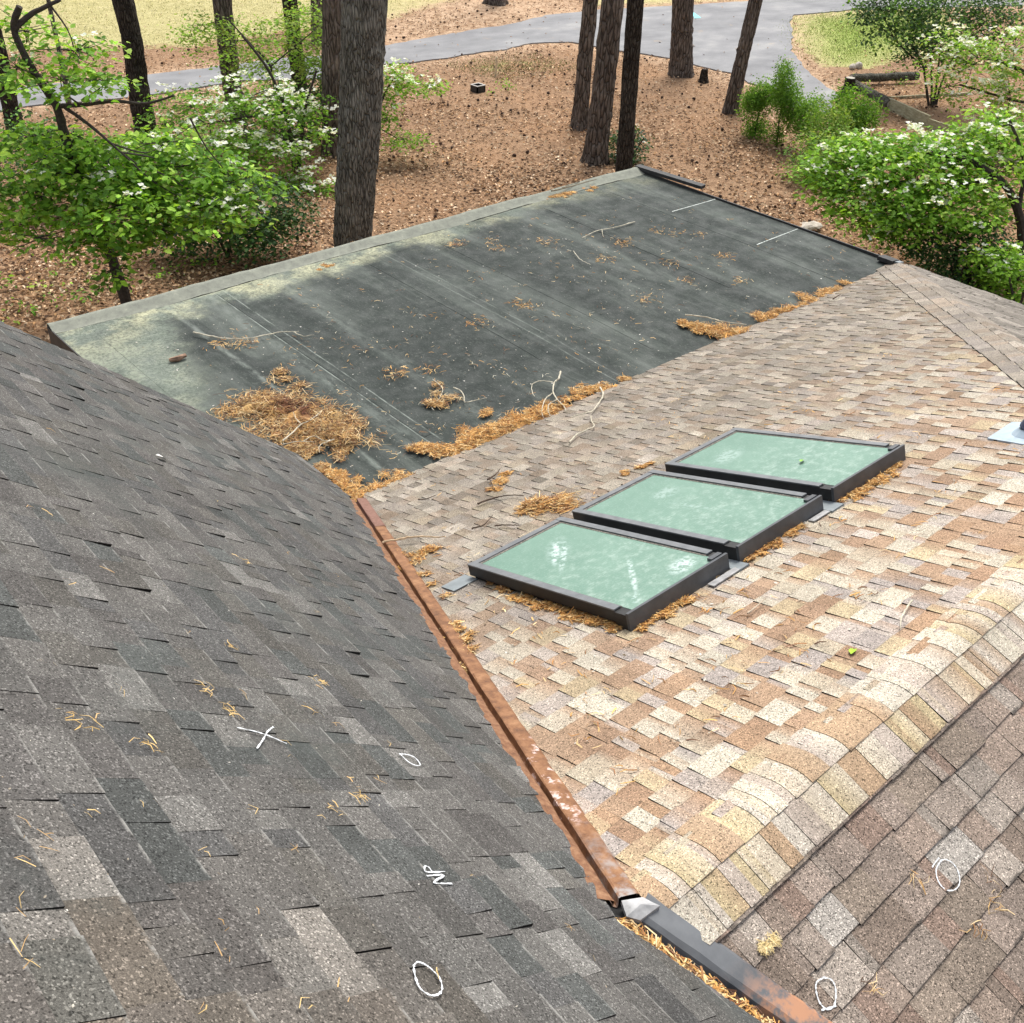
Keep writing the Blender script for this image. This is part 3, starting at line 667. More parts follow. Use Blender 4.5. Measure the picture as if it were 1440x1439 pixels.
# ---------------------------------------------------------------- skylights
sx, sy = V3(1, 0, 0), nrm([0, 1, -TB])                   # across, down the slope
SL = (YS1 - YS0) * KT
def skylight(idx, s, glass, label):
    x0, x1, y0, y1 = s; W = x1 - x0
    def pt(a, b, h): return ptan(x0, y0) + sx * a + sy * b + NTAN * h      # a across, b down the slope (0 = end next to the ridge)
    def bx(m, a0, a1, b0, b1, h0, h1): m.box(pt(a0, b0, h0), sx * (a1 - a0), sy * (b1 - b0), NTAN * (h1 - h0))
    m = MB(); bx(m, .02, W - .02, .02, SL - .02, -.01, .062); sk = part('skylight', m, M['clad_black_shade'], label=label)
    H = SKH
    for a in (0, W - .042):                                                  # long rails: side shade painted black, sky reflection painted as a paler top cap
        fr = MB(); bx(fr, a, a + .042, .10, SL, .032, H - .008); rl = fr.obj('frame_rail', M['clad_black_shade'], sk)
        fr = MB(); bx(fr, a - .002, a + .046, .10, SL + .002, H - .008, H); fr.obj('rail_cap', M['clad_lit'], rl)
    fr = MB(); bx(fr, .046, W - .046, SL - .042, SL, .032, H - .010); rl = fr.obj('frame_rail', M['clad_black_shade'], sk)
    fr = MB(); bx(fr, .046, W - .046, SL - .046, SL + .001, H - .010, H - .002); fr.obj('rail_cap', M['clad_lit'], rl)
    fr = MB(); bx(fr, -.006, W + .006, -.004, .014, -.006, H + .001); fr.obj('head_panel', M['clad'], sk)   # tall panel next to the ridge
    for a in (-.004, W - .056):                                              # corner caps
        fr = MB(); bx(fr, a, a + .06, .015, .098, .0, H - .012); fr.obj('corner_cap', M['clad_black_shade'], sk)
    fr = MB(); bx(fr, W - .10, W - .012, .018, .05, H - .02, H + .006); fr.obj('bracket', M['clad'], sk)
    g = MB(); bx(g, .056, W - .056, .016, SL - .058, .07, H - .010)
    V = [np.array(v) for v in g.v]; c0 = pt(W / 2, SL / 2, H - .010)
    Rm = Matrix(((sx[0], sy[0], NTAN[0], c0[0]), (sx[1], sy[1], NTAN[1], c0[1]), (sx[2], sy[2], NTAN[2], c0[2]), (0, 0, 0, 1)))
    inv = Rm.inverted(); me = mesh_np('pane', [inv @ Vector(v) for v in V], g.f, glass)
    o = bpy.data.objects.new('pane', me); COL.objects.link(o); o.parent = sk; o.matrix_local = Rm
    for (a0, a1, b0, b1) in ((.046, .058, .10, SL - .05), (W - .058, W - .046, .10, SL - .05), (.058, W - .058, SL - .066, SL - .046)):
        q = MB(); bx(q, a0, a1, b0, b1, .05, H - .008); q.obj('gasket', M['gasket'], sk)
    return sk
g1 = m_glass('glass_streaked', [(-.01, .29, .24, .032, .80, .75), (-.03, .2, .28, .026, .76, .7), (-.02, -.35, .34, .024, .85, .7), (-.22, -.57, .07, .035, .6, .85), (.19, -.53, .15, .09, .3, .85), (.02, .30, .26, .10, .8, .3)])
g2 = m_glass('glass_dusty', [(-.2, -.1, .2, .03, .8, .35), (.1, .3, .15, .1, .2, .3)]); g3 = m_glass('glass_clean', [(-.1, .35, .2, .12, .3, .3)])
g2 = m_glass('glass_dusty', [(.0, -.05, .03, .3, .1, .25), (.1, .3, .15, .1, .2, .3)]); g3 = m_glass('glass_clean', [(-.1, .35, .2, .12, .3, .3)])
sk1 = skylight(0, SK[0], g1, 'skylight nearest the rusty valley, its pane streaked with white droppings')
sk2 = skylight(1, SK[1], g2, 'middle one of the three skylights')
sk3 = skylight(2, SK[2], g3, 'skylight farthest from the rusty valley')
def on_t(x, y, h): return ptan(x, y, h)
for i in range(2):                                       # metal pan between neighbours
    xa, xb = SK[i][1] + .004, SK[i + 1][0] - .004
    m = MB(); m.box(on_t(xa, YS0 - .06, .004), V3(xb - xa, 0, 0), sy * (SL + .08), NTAN * .012); part('flashing_pan', m, M['lead'], tan_)
m = MB(); m.box(on_t(SK[0][0] - .17, YS1 - .05, .010), V3(.18, 0, 0), sy * .13, NTAN * .006); part('apron_flashing', m, M['lead'], tan_, 'blue grey apron flashing at the lower corner of the nearest skylight')
m = MB(); m.box(on_t(SK[0][1] - .2, YS0 - .06, .010), V3(.22, 0, 0), sy * .045, NTAN * .007); part('head_flashing', m, M['zinc_bright'], tan_)
m = MB(); m.box(on_t(SK[1][1] - .16, YS0 - .05, .010), V3(.16, 0, 0), sy * .04, NTAN * .006); part('head_flashing', m, M['zinc_bright'], tan_)
# ---------------------------------------------------------------- vent pipe at the right edge
vc = tanpx(1452, 612); m = MB()
rect = [vc + sx * a * .8 + sy * b * .8 + NTAN * h for a, b, h in ((-.26, -.05, .014), (-.2, .26, .014), (.2, .26, .014), (.26, -.05, .014), (.2, -.2, .014), (-.14, -.2, .014))]
rim = [vc + NTAN * .05 + (sx * math.cos(t_) + sy * math.sin(t_)) * .075 for t_ in np.linspace(0, 2 * math.pi, 12, endpoint=False)]
m.add(rect + [r - NTAN * .012 for r in rect], [[0, 1, 2, 3, 4, 5], [0, 6, 7, 1], [1, 7, 8, 2], [2, 8, 9, 3], [3, 9, 10, 4], [4, 10, 11, 5], [5, 11, 6, 0]])
if np.cross(rect[1] - rect[0], rect[2] - rect[0])[2] < 0: m.f = [f[::-1] for f in m.f]
base = [vc + NTAN * .015 + (sx * math.cos(t_) + sy * math.sin(t_)) * .12 for t_ in np.linspace(0, 2 * math.pi, 12, endpoint=False)]
m.add(base + rim, [[i, (i + 1) % 12, (i + 1) % 12 + 12, i + 12] for i in range(12)])
vent = part('vent_pipe', m, M['vent_flash'], label='plumbing vent with a pale blue flashing at the right edge')
m = MB(); z = V3(0, 0, 1); P_ = [vc + NTAN * .045 + z * h for h in (0, .012, .014, .026, .028, .04, .042, .054, .056, .07)]
m.tube(P_, [.075, .075, .066, .07, .062, .066, .058, .062, .054, .056], 16); m.obj('pipe_boot', M['vent_boot'], vent, True)
m = MB(); m.tube([vc + z * .08, vc + z * .42], [.042, .042], 16); m.obj('pipe', M['vent_boot'], vent, True)
# ---------------------------------------------------------------- chalk marks
def chalk(strokes, fpx, nrm_, parent, wd, label):
    m = MB()
    for st_ in strokes:
        Pp = spline([fpx(*p) for p in st_], max(10, len(st_) * 6)); V = []
        for i in range(len(Pp)):
            d = nrm(Pp[min(i + 1, len(Pp) - 1)] - Pp[max(i - 1, 0)]); e = np.cross(nrm_, d); ww = wd * .52 * random.uniform(.25, 1.3)
            V += [Pp[i] + e * ww / 2 + nrm_ * .0120, Pp[i] - e * ww / 2 + nrm_ * .0120, Pp[i] - e * ww / 2 + nrm_ * .0110, Pp[i] + e * ww / 2 + nrm_ * .0110]
        n = len(Pp)
        m.add(V, [[4 * i + a, 4 * i + b, 4 * i + 4 + b, 4 * i + 4 + a] for i in range(n - 1) for a, b in ((1, 0), (2, 1), (0, 3))])
    part('chalk_mark', m, M['chalk'], parent, label)
def c5(*L): return [(300 + x / 4.235, 980 + y / 4.235) for x, y in L]
def c4(*L): return [(520 + x / 5.16, 1160 + y / 5.16) for x, y in L]
def cA(*L): return [(940 + x / 4.797, 1139 + y / 4.797) for x, y in L]
def cB(*L): return [(1140 + x / 4.797, 1000 + y / 4.797) for x, y in L]
chalk([c5((130, 205), (280, 240), (425, 300)), c5((345, 200), (310, 230), (285, 275), (247, 330))], drkpx, NDRK, charcoal, .011, 'white chalk cross')
chalk([c5((1095, 360), (1140, 362), (1190, 380), (1222, 422), (1195, 427), (1150, 405), (1105, 362))], drkpx, NDRK, charcoal, .010, 'small white chalk oval above the letters')
chalk([c4((383, 325), (395, 370), (530, 366)), c4((383, 325), (412, 335), (436, 368)), c4((398, 399), (520, 392), (455, 440)), c4((520, 392), (452, 440), (470, 452), (580, 454))], drkpx, NDRK, charcoal, .010, 'white chalk letters NP')
chalk([c4((330, 1025), (300, 1060), (315, 1150), (350, 1225), (420, 1270), (480, 1262), (505, 1220), (490, 1150), (440, 1090), (380, 1045), (325, 1025))], drkpx, NDRK, charcoal, .011, 'large white chalk oval low on the charcoal slope')
chalk([cA((1040, 1140), (990, 1170), (985, 1230), (1010, 1310), (1060, 1355), (1105, 1330), (1118, 1260), (1110, 1190), (1080, 1150), (1030, 1140)), cA((1020, 1360), (1070, 1345), (1120, 1330))], rearpx, NREAR, rear, .011, 'white chalk oval at the bottom edge of the brown slope')
chalk([cB((870, 1015), (835, 1080), (850, 1160), (900, 1215), (960, 1215), (992, 1170), (985, 1100), (950, 1040), (900, 1012), (865, 1018)), cB((855, 1000), (830, 1030), (808, 1065))], rearpx, NREAR, rear, .009, 'white chalk oval near the right edge of the brown slope')
#PART2
# ================================================================== ground and driveway
def pip(P, poly):                                        # points inside polygon, and signed distance to its edge
    P = np.asarray(P)[:, :2]; poly = np.asarray(poly)[:, :2]; n = len(poly)
    ins = np.zeros(len(P), bool); dist = np.full(len(P), 1e9)
    for i in range(n):
        a, b = poly[i], poly[(i + 1) % n]
        c = ((a[1] > P[:, 1]) != (b[1] > P[:, 1])); dy = (b[1] - a[1]) or 1e-9
        ins ^= c & (P[:, 0] < (b[0] - a[0]) * (P[:, 1] - a[1]) / dy + a[0])
        ab = b - a; t_ = np.clip(((P - a) @ ab) / max(ab @ ab, 1e-9), 0, 1)
        dist = np.minimum(dist, np.linalg.norm(P - (a + t_[:, None] * ab), axis=1))
    return np.where(ins, dist, -dist)
gp = lambda L: [gnd(*p) for p in L]
LAWN_L = gp([(-120, 75), (0, 70), (120, 66), (260, 64), (420, 42), (520, 34), (570, 18), (640, -2), (640, -70), (-120, -70)])
LAWN_T = gp([(835, 7), (905, 6), (980, 2), (1050, -3), (1100, -12), (1100, -60), (820, -60)])
LAWN_R = gp([(1120, 23), (1200, 15), (1320, 12), (1330, 55), (1270, 76), (1215, 94), (1165, 92), (1136, 70), (1122, 48)])
WEED = gp([(640, 90), (700, 78), (790, 84), (800, 100), (720, 108), (660, 104)])
DRV = [(-80, 172), (36, 150), (200, 135), (344, 113), (457, 111), (532, 92), (614, 84), (652, 77), (709, 70), (747, 61), (800, 59), (840, 66), (902, 76), (942, 83), (980, 92), (1027, 103), (1052, 117), (1085, 125), (1110, 150), (1140, 166), (1165, 160), (1178, 136), (1172, 128), (1142, 106), (1127, 92), (1112, 72), (1116, 50), (1111, 32), (1118, 21), (1200, 14), (1300, 11), (1520, 6), (1520, -26), (1200, -14), (1090, -5), (1055, 2), (980, 7), (905, 11), (840, 14), (817, 17), (770, 22), (721, 34), (614, 51), (543, 64), (457, 78), (386, 84), (180, 110), (16, 123), (-80, 132)]
DRVG = gp(DRV)
gx = np.r_[[-400, -150, -60, -25], np.arange(-12, 62, .45), [64, 70, 85, 120, 200, 400]]
gy = np.r_[[-400, -150, -60, -25], np.arange(-8, 62, .45), [64, 70, 85, 120, 200, 400]]
GXX, GYY = np.meshgrid(gx, gy); Pg = np.c_[GXX.ravel(), GYY.ravel()]
lm = np.maximum.reduce([np.clip(.5 + pip(Pg, LAWN_L) / 3.0, 0, 1), np.clip(.5 + pip(Pg, LAWN_T) / 2.5, 0, 1), np.clip(.65 + pip(Pg, LAWN_R) / 1.4, 0, 1), .42 * np.clip(.6 + pip(Pg, WEED) / 2, 0, 1)])
grn = np.clip(np.clip(.35 + pip(Pg, LAWN_R) / 3, 0, 1) * np.clip((Pg[:, 0] - 24) / 8, 0, 1) + .55 * (pip(Pg, WEED) > -1), 0, 1)
FARS = gp([(535, 35), (640, 0), (800, 0), (835, 12), (760, 25), (540, 62)])
edge = np.maximum(np.clip(1 - np.abs(pip(Pg, DRVG)) / 1.3, 0, 1) * .9, .9 * np.clip(.7 + pip(Pg, FARS) / 3, 0, 1))
bump = .03 * np.sin(Pg[:, 0] * .9) * np.cos(Pg[:, 1] * .7) + rng.normal(0, .008, len(Pg)); bump[pip(Pg, DRVG) > -.6] = -.012
bump[np.abs(Pg).max(axis=1) > 60] = 0
nx = len(gx); ii = np.arange(len(gy) - 1)[:, None] * nx + np.arange(nx - 1)[None]; ii = ii.ravel()
me = mesh_np('ground', np.c_[Pg, GZ + bump - .02], np.c_[ii, ii + 1, ii + nx + 1, ii + nx], M['ground'], tint=np.c_[lm, grn, edge], dom='POINT', smooth=True)
tag(obj('ground', me), kind='structure')
ring = []
for i in range(len(DRVG)):
    a, b = DRVG[i], DRVG[(i + 1) % len(DRVG)]; n = max(1, int(np.linalg.norm(b - a) / .35))
    for j in range(n):
        p = a + (b - a) * j / n; ring.append((p[0] + random.uniform(-.07, .07), p[1] + random.uniform(-.07, .07), GZ + .004))
low = [(p[0], p[1], GZ - .06) for p in ring]; n = len(ring)
me = mesh_np('driveway', ring + low, [list(range(n))] + [[i, i + n, (i + 1) % n + n, (i + 1) % n] for i in range(n)], M['asphalt'])
tag(obj('driveway', me), kind='structure')
# ---------------------------------------------------------------- scattered small geometry
def quads_leaf(P, ang, L, W, tilt, fold, cols):
    """folded two-quad leaves: P (n,3) base points, ang heading, L length, W width, tilt (n,3) normals"""
    n = len(P); N = tilt / np.linalg.norm(tilt, axis=1)[:, None]
    a = np.c_[np.cos(ang), np.sin(ang), np.zeros(n)]; a -= N * (a * N).sum(1)[:, None]; a /= np.linalg.norm(a, axis=1)[:, None]
    b = np.cross(N, a); L = L[:, None]; W = W[:, None]; f = N * fold * W
    v = np.stack([P, P + a * L * .38 + b * W * .5 + f, P + a * L * .75 + b * W * .36 + f, P + a * L, P + a * L * .75 - b * W * .36 + f, P + a * L * .38 - b * W * .5 + f], 1).reshape(-1, 3)
    i = np.arange(n)[:, None] * 6
    F = np.concatenate([np.c_[i, i + 1, i + 2, i + 3], np.c_[i, i + 3, i + 4, i + 5]], 1).reshape(-1, 4)
    return v, F, np.repeat(cols, 2, axis=0)
def pick(pal, n, p=None, jit=.15):
    pal = np.asarray(pal); c = pal[rng.choice(len(pal), n, p=p)]; return c * np.exp(rng.normal(0, jit, (n, 1)))
# dead leaves on the ground
N0 = 430000
lx, ly = rng.uniform(1, 38, N0), rng.uniform(5, 40, N0); Pl = np.c_[lx, ly]
dist = np.hypot(lx, ly)
acc = np.exp(-np.clip(dist - 17, 0, 99) / 12.0) * np.clip(.62 + .5 * np.sin(lx * .9 + 1.3 * np.sin(ly * .55)) * np.cos(ly * .8 + np.sin(lx * .4)) + .35 * np.exp(-np.clip(dist - 12, 0, 99) / 5), .38, 1)
hous = (lx > FX0 - .0) & (lx < FX1 + .0) & (ly < FY1 + .0); acc[hous | ((lx <= FX0) & (ly < 7))] = 0
acc[pip(Pl, DRVG) > -.1] *= .02
for poly, k in ((LAWN_L, .05), (LAWN_R, .10), (LAWN_T, .05)): acc *= np.where(pip(Pl, poly) > 0, k, 1)
vv = (np.c_[Pl, np.full(N0, GZ)] - CAM); zz = vv @ FWD; ppx = 720 + FPX * (vv @ RIGHT) / zz; ppy = 720 - FPX * (vv @ UPV) / zz
acc[(ppx < -250) | (ppx > 1690) | (ppy < -60) | (ppy > 800)] = 0
k = rng.random(N0) < acc; Pl = Pl[k]; n = len(Pl)
big = np.exp(-np.clip(np.hypot(Pl[:, 0] - 14, (Pl[:, 1] - 8)) - 4, 0, 99) / 9)
cols = pick([(.42, .275, .165), (.54, .40, .265), (.27, .16, .09), (.085, .05, .032), (.40, .235, .115), (.60, .48, .35)], n, [.27, .19, .24, .15, .11, .04], .22)
nv = rng.normal(0, .32, (n, 3)); nv[:, 2] = 1
v, F, c = quads_leaf(np.c_[Pl, GZ + .004 + rng.uniform(0, .03, n)], rng.uniform(0, 6.28, n), rng.uniform(.05, .115, n), rng.uniform(.03, .062, n), nv, .28, cols)
tag(obj('leaf_litter', mesh_np('leaf_litter', v, F, M['litter'], tint=c)), kind='stuff')
# dark pine cones
n = 420; a = rng.uniform(0, 1, n); cx = rng.uniform(12, 30, n); cy = rng.uniform(11, 34, n); Pc = np.c_[cx, cy]; Pc = Pc[pip(Pc, DRVG) < -.1]
m = MB()
for p in Pc:
    r = random.uniform(.022, .042); h = random.uniform(0, 6.28); d = V3(math.cos(h), math.sin(h), 0) * r * 1.3; q = V3(p[0], p[1], GZ + r)
    m.tube([q - d, q - d * .5, q + d * .4, q + d], [r * .3, r, r * .85, r * .15], 6, (.05, .03, .022), .4)
tag(m.obj('pine_cones', M['wood']), kind='stuff')
# grass blades on the lawns
def grass(poly, n, pal, h, name, box):
    x = rng.uniform(box[0], box[1], n); y = rng.uniform(box[2], box[3], n); P2 = np.c_[x, y]; sd_ = pip(P2, poly)
    k = rng.random(n) < np.clip(.35 + sd_ / 2.5, 0, 1); P2 = P2[k]; n = len(P2); th = rng.uniform(0, 6.28, n); hh = rng.uniform(.5, 1.2, n) * h
    e = np.c_[np.cos(th), np.sin(th), np.zeros(n)] * rng.uniform(.008, .016, n)[:, None]; b = np.c_[P2, np.full(n, GZ - .01)]
    tip = b + np.c_[rng.normal(0, .5, (n, 2)) * hh[:, None], hh]
    v = np.stack([b - e, b + e, tip], 1).reshape(-1, 3); i = np.arange(n)[:, None] * 3
    tag(obj(name, mesh_np(name, v, np.c_[i, i + 1, i + 2], M['litter'], tint=pick(pal, n, None, .2))), kind='stuff')
bb = lambda poly: (min(p[0] for p in poly), max(p[0] for p in poly), min(p[1] for p in poly), max(p[1] for p in poly))
grass(LAWN_R, 30000, [(.24, .34, .06), (.33, .39, .11), (.46, .43, .2), (.18, .27, .045)], .05, 'lawn_grass', bb(LAWN_R))
grass(WEED, 5000, [(.16, .2, .06), (.28, .27, .11)], .05, 'verge_grass', bb(WEED))
b_ = bb(LAWN_L); grass(LAWN_L, 45000, [(.48, .43, .20), (.36, .36, .14), (.60, .54, .32)], .05, 'dry_lawn_grass', (b_[0], min(b_[1], 34), b_[2], min(b_[3], 55)))

# ================================================================== trees
def dist_to(p): return float(np.linalg.norm(np.asarray(p) - CAM))
def trunk_mesh(P, R, k, ridge, seed, flare=0.0, nring=90):
    Pp = np.array(spline(P, nring)); s = np.linspace(0, 1, nring); Rr = np.interp(s, np.linspace(0, 1, len(R)), R)
    r_ = np.random.default_rng(seed); th = np.arange(k) * 2 * math.pi / k; V = []
    hgt = np.r_[0, np.cumsum(np.linalg.norm(np.diff(Pp, axis=0), axis=1))]
    base_n = r_.normal(0, 1, (nring // 3 + 2, k)); base_n = (base_n + np.roll(base_n, 1, 1) * .5) / 1.2
    lob = r_.integers(4, 7); ph = r_.uniform(0, 6.28)
    for i in range(nring):
        d = nrm(Pp[min(i + 1, nring - 1)] - Pp[max(i - 1, 0)]); a = nrm(np.cross(d, V3(.2, .97, .1))); b = np.cross(d, a)
        f = i / 3; j = int(f); nn = base_n[j] * (1 - f + j) + base_n[j + 1] * (f - j)
        fl = flare * math.exp(-hgt[i] / .28) * (1 + .45 * np.cos(lob * th + ph))
        rad = Rr[i] * (1 + ridge * nn + fl)
        V.append(Pp[i] + rad[:, None] * (np.cos(th)[:, None] * a + np.sin(th)[:, None] * b))
    V = np.concatenate(V); i = (np.arange(nring - 1)[:, None] * k); j = np.arange(k)[None]; j2 = (j + 1) % k
    F = np.stack([i + j, i + j2, i + k + j2, i + k + j], -1).reshape(-1, 4)
    return V, F
def tree(name, label, cat, base_px, pts, w0, w1, mat, seed, flare=.35, ridge=.05, top=9.0, group=None, k=30, cols=None):
    b = gnd(*base_px); b[2] -= .08; s = dist_to(b) / FPX
    P_ = [b] + [vp(px, py, b) for px, py in pts]; d = nrm(P_[-1] - P_[-2])
    if P_[-1][2] < GZ + top: P_.append(P_[-1] + d * (GZ + top - P_[-1][2]) / max(d[2], .3))
    root = thing(name, (b[0], b[1], GZ), label, cat, group)
    n = len(P_); R_ = [w0 / 2 * s] + [w1 / 2 * s * 1.02] * (n - 2) + [w1 / 2 * s * .8]
    if n > 2: R_[1] = (w0 * .35 + w1 * .65) / 2 * s
    V, F = trunk_mesh(P_, R_, k, ridge, seed, flare)
    obj('trunk', mesh_np('trunk', V, F, mat, smooth=True), root)
    return root, b
PG = 'tall trees standing in the pine straw beyond the roof'
tree('oak_tree', 'thick grey barked trunk rising right behind the far edge of the flat roof', 'tree', (494, 374), [(498, 300), (508, 120), (512, 0)], 47, 51, M['bark_oak'], 1, .1, .045, group=PG, k=46)
tree('pine_tree', 'slim pine trunk leftmost of the cluster of three behind the flat roof corner', 'tree', (815, 179), [(821, 100), (831, 0)], 22, 18, M['bark_pine'], 2, group=PG)
tree('pine_tree', 'thickest flared pine trunk in the middle of the cluster of three', 'tree', (836, 228), [(847, 140), (862, 0)], 31, 27, M['bark_pine'], 3, .3, group=PG)
tree('pine_tree', 'dark pine trunk rising directly behind the far corner of the flat roof', 'tree', (876, 262), [(881, 180), (894, 0)], 22, 20, M['bark_dark'], 4, .1, group=PG)
tree('pine_tree', 'upright pine trunk at the driveway edge beside a small stump', 'tree', (958, 106), [(959, 50), (961, 0)], 28, 26, M['bark_pine'], 5, .3, group=PG)
tree('pine_tree', 'pine trunk leaning right beside the driveway and the clipped evergreens', 'tree', (1026, 159), [(1043, 85), (1063, 0)], 19, 16, M['bark_pine'], 6, .25, group=PG)
tree('pine_tree', 'trunk base at the top edge across the driveway', 'tree', (697, 5), [(698, -20), (699, -60)], 24, 20, M['bark_pine'], 7, .4, group=PG)
tree('tree', 'dark trunk leaning left in front of the pale lawn with pale patches', 'tree', (208, 196), [(197, 140), (186, 60), (172, 0)], 27, 23, M['bark_dark'], 8, .2, group=PG)
tree('tree', 'dark trunk rising out of the flowering dogwood left of the thick trunk', 'tree', (334, 168), [(325, 110), (312, 0)], 25, 22, M['bark_pine'], 9, .2, group=PG)
tree('tree', 'slender dark trunk standing in the crown of the flowering dogwood', 'tree', (424, 150), [(419, 100), (407, 0)], 19, 18, M['bark_dark'], 10, .2, group=PG)
tree('pine_tree', 'pine trunk half hidden close to the left side of the thick grey trunk', 'tree', (468, 217), [(466, 150), (467, 0)], 26, 23, M['bark_pine'], 11, .3, group=PG)
tree('pine_tree', 'far thin trunk across the driveway showing above the dogwood', 'tree', (447, 62), [(446, 30), (445, -10)], 15, 15, M['bark_pine'], 12, .2, group=PG)
tree('tree', 'dark trunk cut by the left edge of the photo', 'tree', (24, 190), [(12, 140), (-6, 60)], 20, 18, M['bark_dark'], 13, .2, group=PG)
tree('sapling', 'thin grey sapling stem between the forked dogwood and the dark leaning trunk', 'sapling', (97, 148), [(88, 95), (72, 20)], 7, 5, M['bark_oak'], 14, .0, .05, 6, k=10)
# ---------------------------------------------------------------- foliage
def spray_leaves(C, K, per, rad, size, pal, palp, upj=.45, thick=.05, jit=.18):
    """C (K,3) spray centres -> leaves around each"""
    n = K * per; ctr = np.repeat(C, per, 0); th = rng.uniform(0, 6.28, n); rr = rad * np.sqrt(rng.random(n))
    P_ = ctr + np.c_[np.cos(th) * rr, np.sin(th) * rr, rng.normal(0, thick, n) - .25 * rr]
    nv = rng.normal(0, upj, (n, 3)); nv[:, 2] = 1.0; nv[:, :2] += .35 * np.c_[np.cos(th), np.sin(th)]
    base = np.repeat(pick(pal, K, palp, .12), per, 0) * np.exp(rng.normal(0, jit, (n, 1)))
    sz = size * rng.uniform(.6, 1.25, n)
    return quads_leaf(P_, th + rng.normal(0, .8, n), sz, sz * rng.uniform(.5, .68, n), nv, rng.uniform(-.05, .22, (n, 1)), base)
def merge(L):
    V = []; F = []; C = []; o = 0
    for v, f, c in L: V.append(v); F.append(f + o); C.append(c); o += len(v)
    return np.concatenate(V), np.concatenate(F), np.concatenate(C)
DENS = 2.5
def clump_centres(base, cl, per, dens=2.5):
    px, py, wx, hy, n, dd = cl; n *= dens; c = vp(px, py, base, dd); s = dist_to(c) / FPX
    rx, rz = wx / 2 * s, hy / 2 * s * 1.15; ry = max(rx * .75, rz)
    K = max(2, int(n / per)); u = rng.normal(0, 1, (K, 3)); u /= np.linalg.norm(u, axis=1)[:, None]; u *= (rng.random(K) ** .36)[:, None]
    rt = nrm(V3(RIGHT[0], RIGHT[1], 0))
    pts = c + u[:, :1] * rx * rt + u[:, 1:2] * ry * FH + u[:, 2:] * V3(0, 0, rz)
    pts[:, 2] = np.maximum(pts[:, 2], GZ + .06); return pts, c
def flowers(C, size):
    n = len(C); V = []; F = []; o = 0
    th0 = rng.uniform(0, 6.28, n); out = []
    for q in range(4):
        th = th0 + q * math.pi / 2 + rng.normal(0, .12, n); nv = np.c_[-.25 * np.cos(th), -.25 * np.sin(th), np.ones(n)] + rng.normal(0, .38, (n, 3))
        sz = size * rng.uniform(.8, 1.15, n); out.append(quads_leaf(C, th, sz, sz * .85, nv, .1, pick([(.80, .80, .74), (.74, .76, .66), (.82, .82, .80)], n, None, .04)))
    return merge(out)
def plant(name, label, cat, base_px, clumps, size, pal, palp=None, stems=None, mat='leaf', per=12, rad=.2, fl=0.0, flsize=.065, bark='bark_dark', group=None, dens=None, upj=.45, stemr=.03, thick=.05, twig=True, base=None):
    b = gnd(*base_px) if base is None else np.asarray(base, float); root = thing(name, (b[0], b[1], GZ), label, cat, group); leaf = []; fc = []; tw = MB()
    stem_pts = []
    if stems:
        for st_ in stems:
            P_ = [vp(q[0], q[1], b, q[2]) for q in st_]
            n_ = max(8, len(P_) * 5); Pp = spline(P_, n_); r0 = stemr * st_[0][3] if len(st_[0]) > 3 else stemr
            tw.tube(Pp, [r0 * (1 - .55 * i / n_) for i in range(n_)], 8, (.05, .042, .036), .25); stem_pts += Pp
    else:
        stem_pts = [b + V3(0, 0, .1)]
        for q in range(4):
            a = q * 1.57 + .4; P_ = [b + V3(0, 0, -.03), b + V3(.12 * math.cos(a), .12 * math.sin(a), .3), b + V3(.3 * math.cos(a), .3 * math.sin(a), .65)]
            tw.tube(spline(P_, 6), [stemr * (1 - .1 * i) for i in range(6)], 6, (.05, .042, .036)); stem_pts += spline(P_, 4)
    for cl in clumps:
        C, c = clump_centres(b, cl[:6], per, dens or DENS); leaf.append(spray_leaves(C, len(C), per, rad, size, pal, palp, upj, thick))
        ff = fl if len(cl) < 7 else cl[6]
        if ff > 0:
            kk = rng.random(len(C)) < ff; q = C[kk]
            if len(q): q = q[rng.random(len(q)) < .6]; q = np.repeat(q, 5, 0) + rng.normal(0, .11, (len(q) * 5, 3)) * V3(1, 1, .35) + V3(0, 0, .08); fc.append(q) if len(q) else None
        if twig:
            sp = np.array(stem_pts); dj = np.linalg.norm(sp - c, axis=1); j = np.argmin(dj); sp[j] = sp[j] if dj[j] < 1.3 else c + (sp[j] - c) * 1.3 / dj[j]; mid = (sp[j] + c) / 2 + rng.normal(0, .06, 3)
            br_ = min(.016, stemr * .35); tw.tube(spline([sp[j], mid, c], 7), [br_ * (1 - .11 * i) for i in range(7)], 5, (.055, .047, .04))
            for q in C[:: max(1, len(C) // 9)]:
                tw.tube([c, (c + q) / 2 + rng.normal(0, .04, 3), q], [br_ * .5, br_ * .38, br_ * .2], 4, (.06, .05, .042))
    tw.obj('trunk', M['wood'], root)
    v, f, c = merge(leaf); obj('crown', mesh_np('crown', v, f, M[mat], tint=c), root)
    if fc:
        v, f, c = flowers(np.concatenate(fc), flsize); tag(obj('blossom', mesh_np('blossom', v, f, M['petal'], tint=c), root), kind='stuff')
    return root
BRIGHT = [(.22, .40, .045), (.28, .48, .06), (.165, .32, .04), (.34, .50, .085)]
MID = [(.13, .27, .036), (.175, .34, .045), (.095, .205, .03)]
DARK = [(.030, .075, .022), (.05, .11, .028), (.075, .145, .034)]
YEL = [(.23, .31, .07), (.29, .36, .09), (.17, .27, .05)]
CON = [(.15, .29, .04), (.20, .35, .05), (.105, .22, .032)]
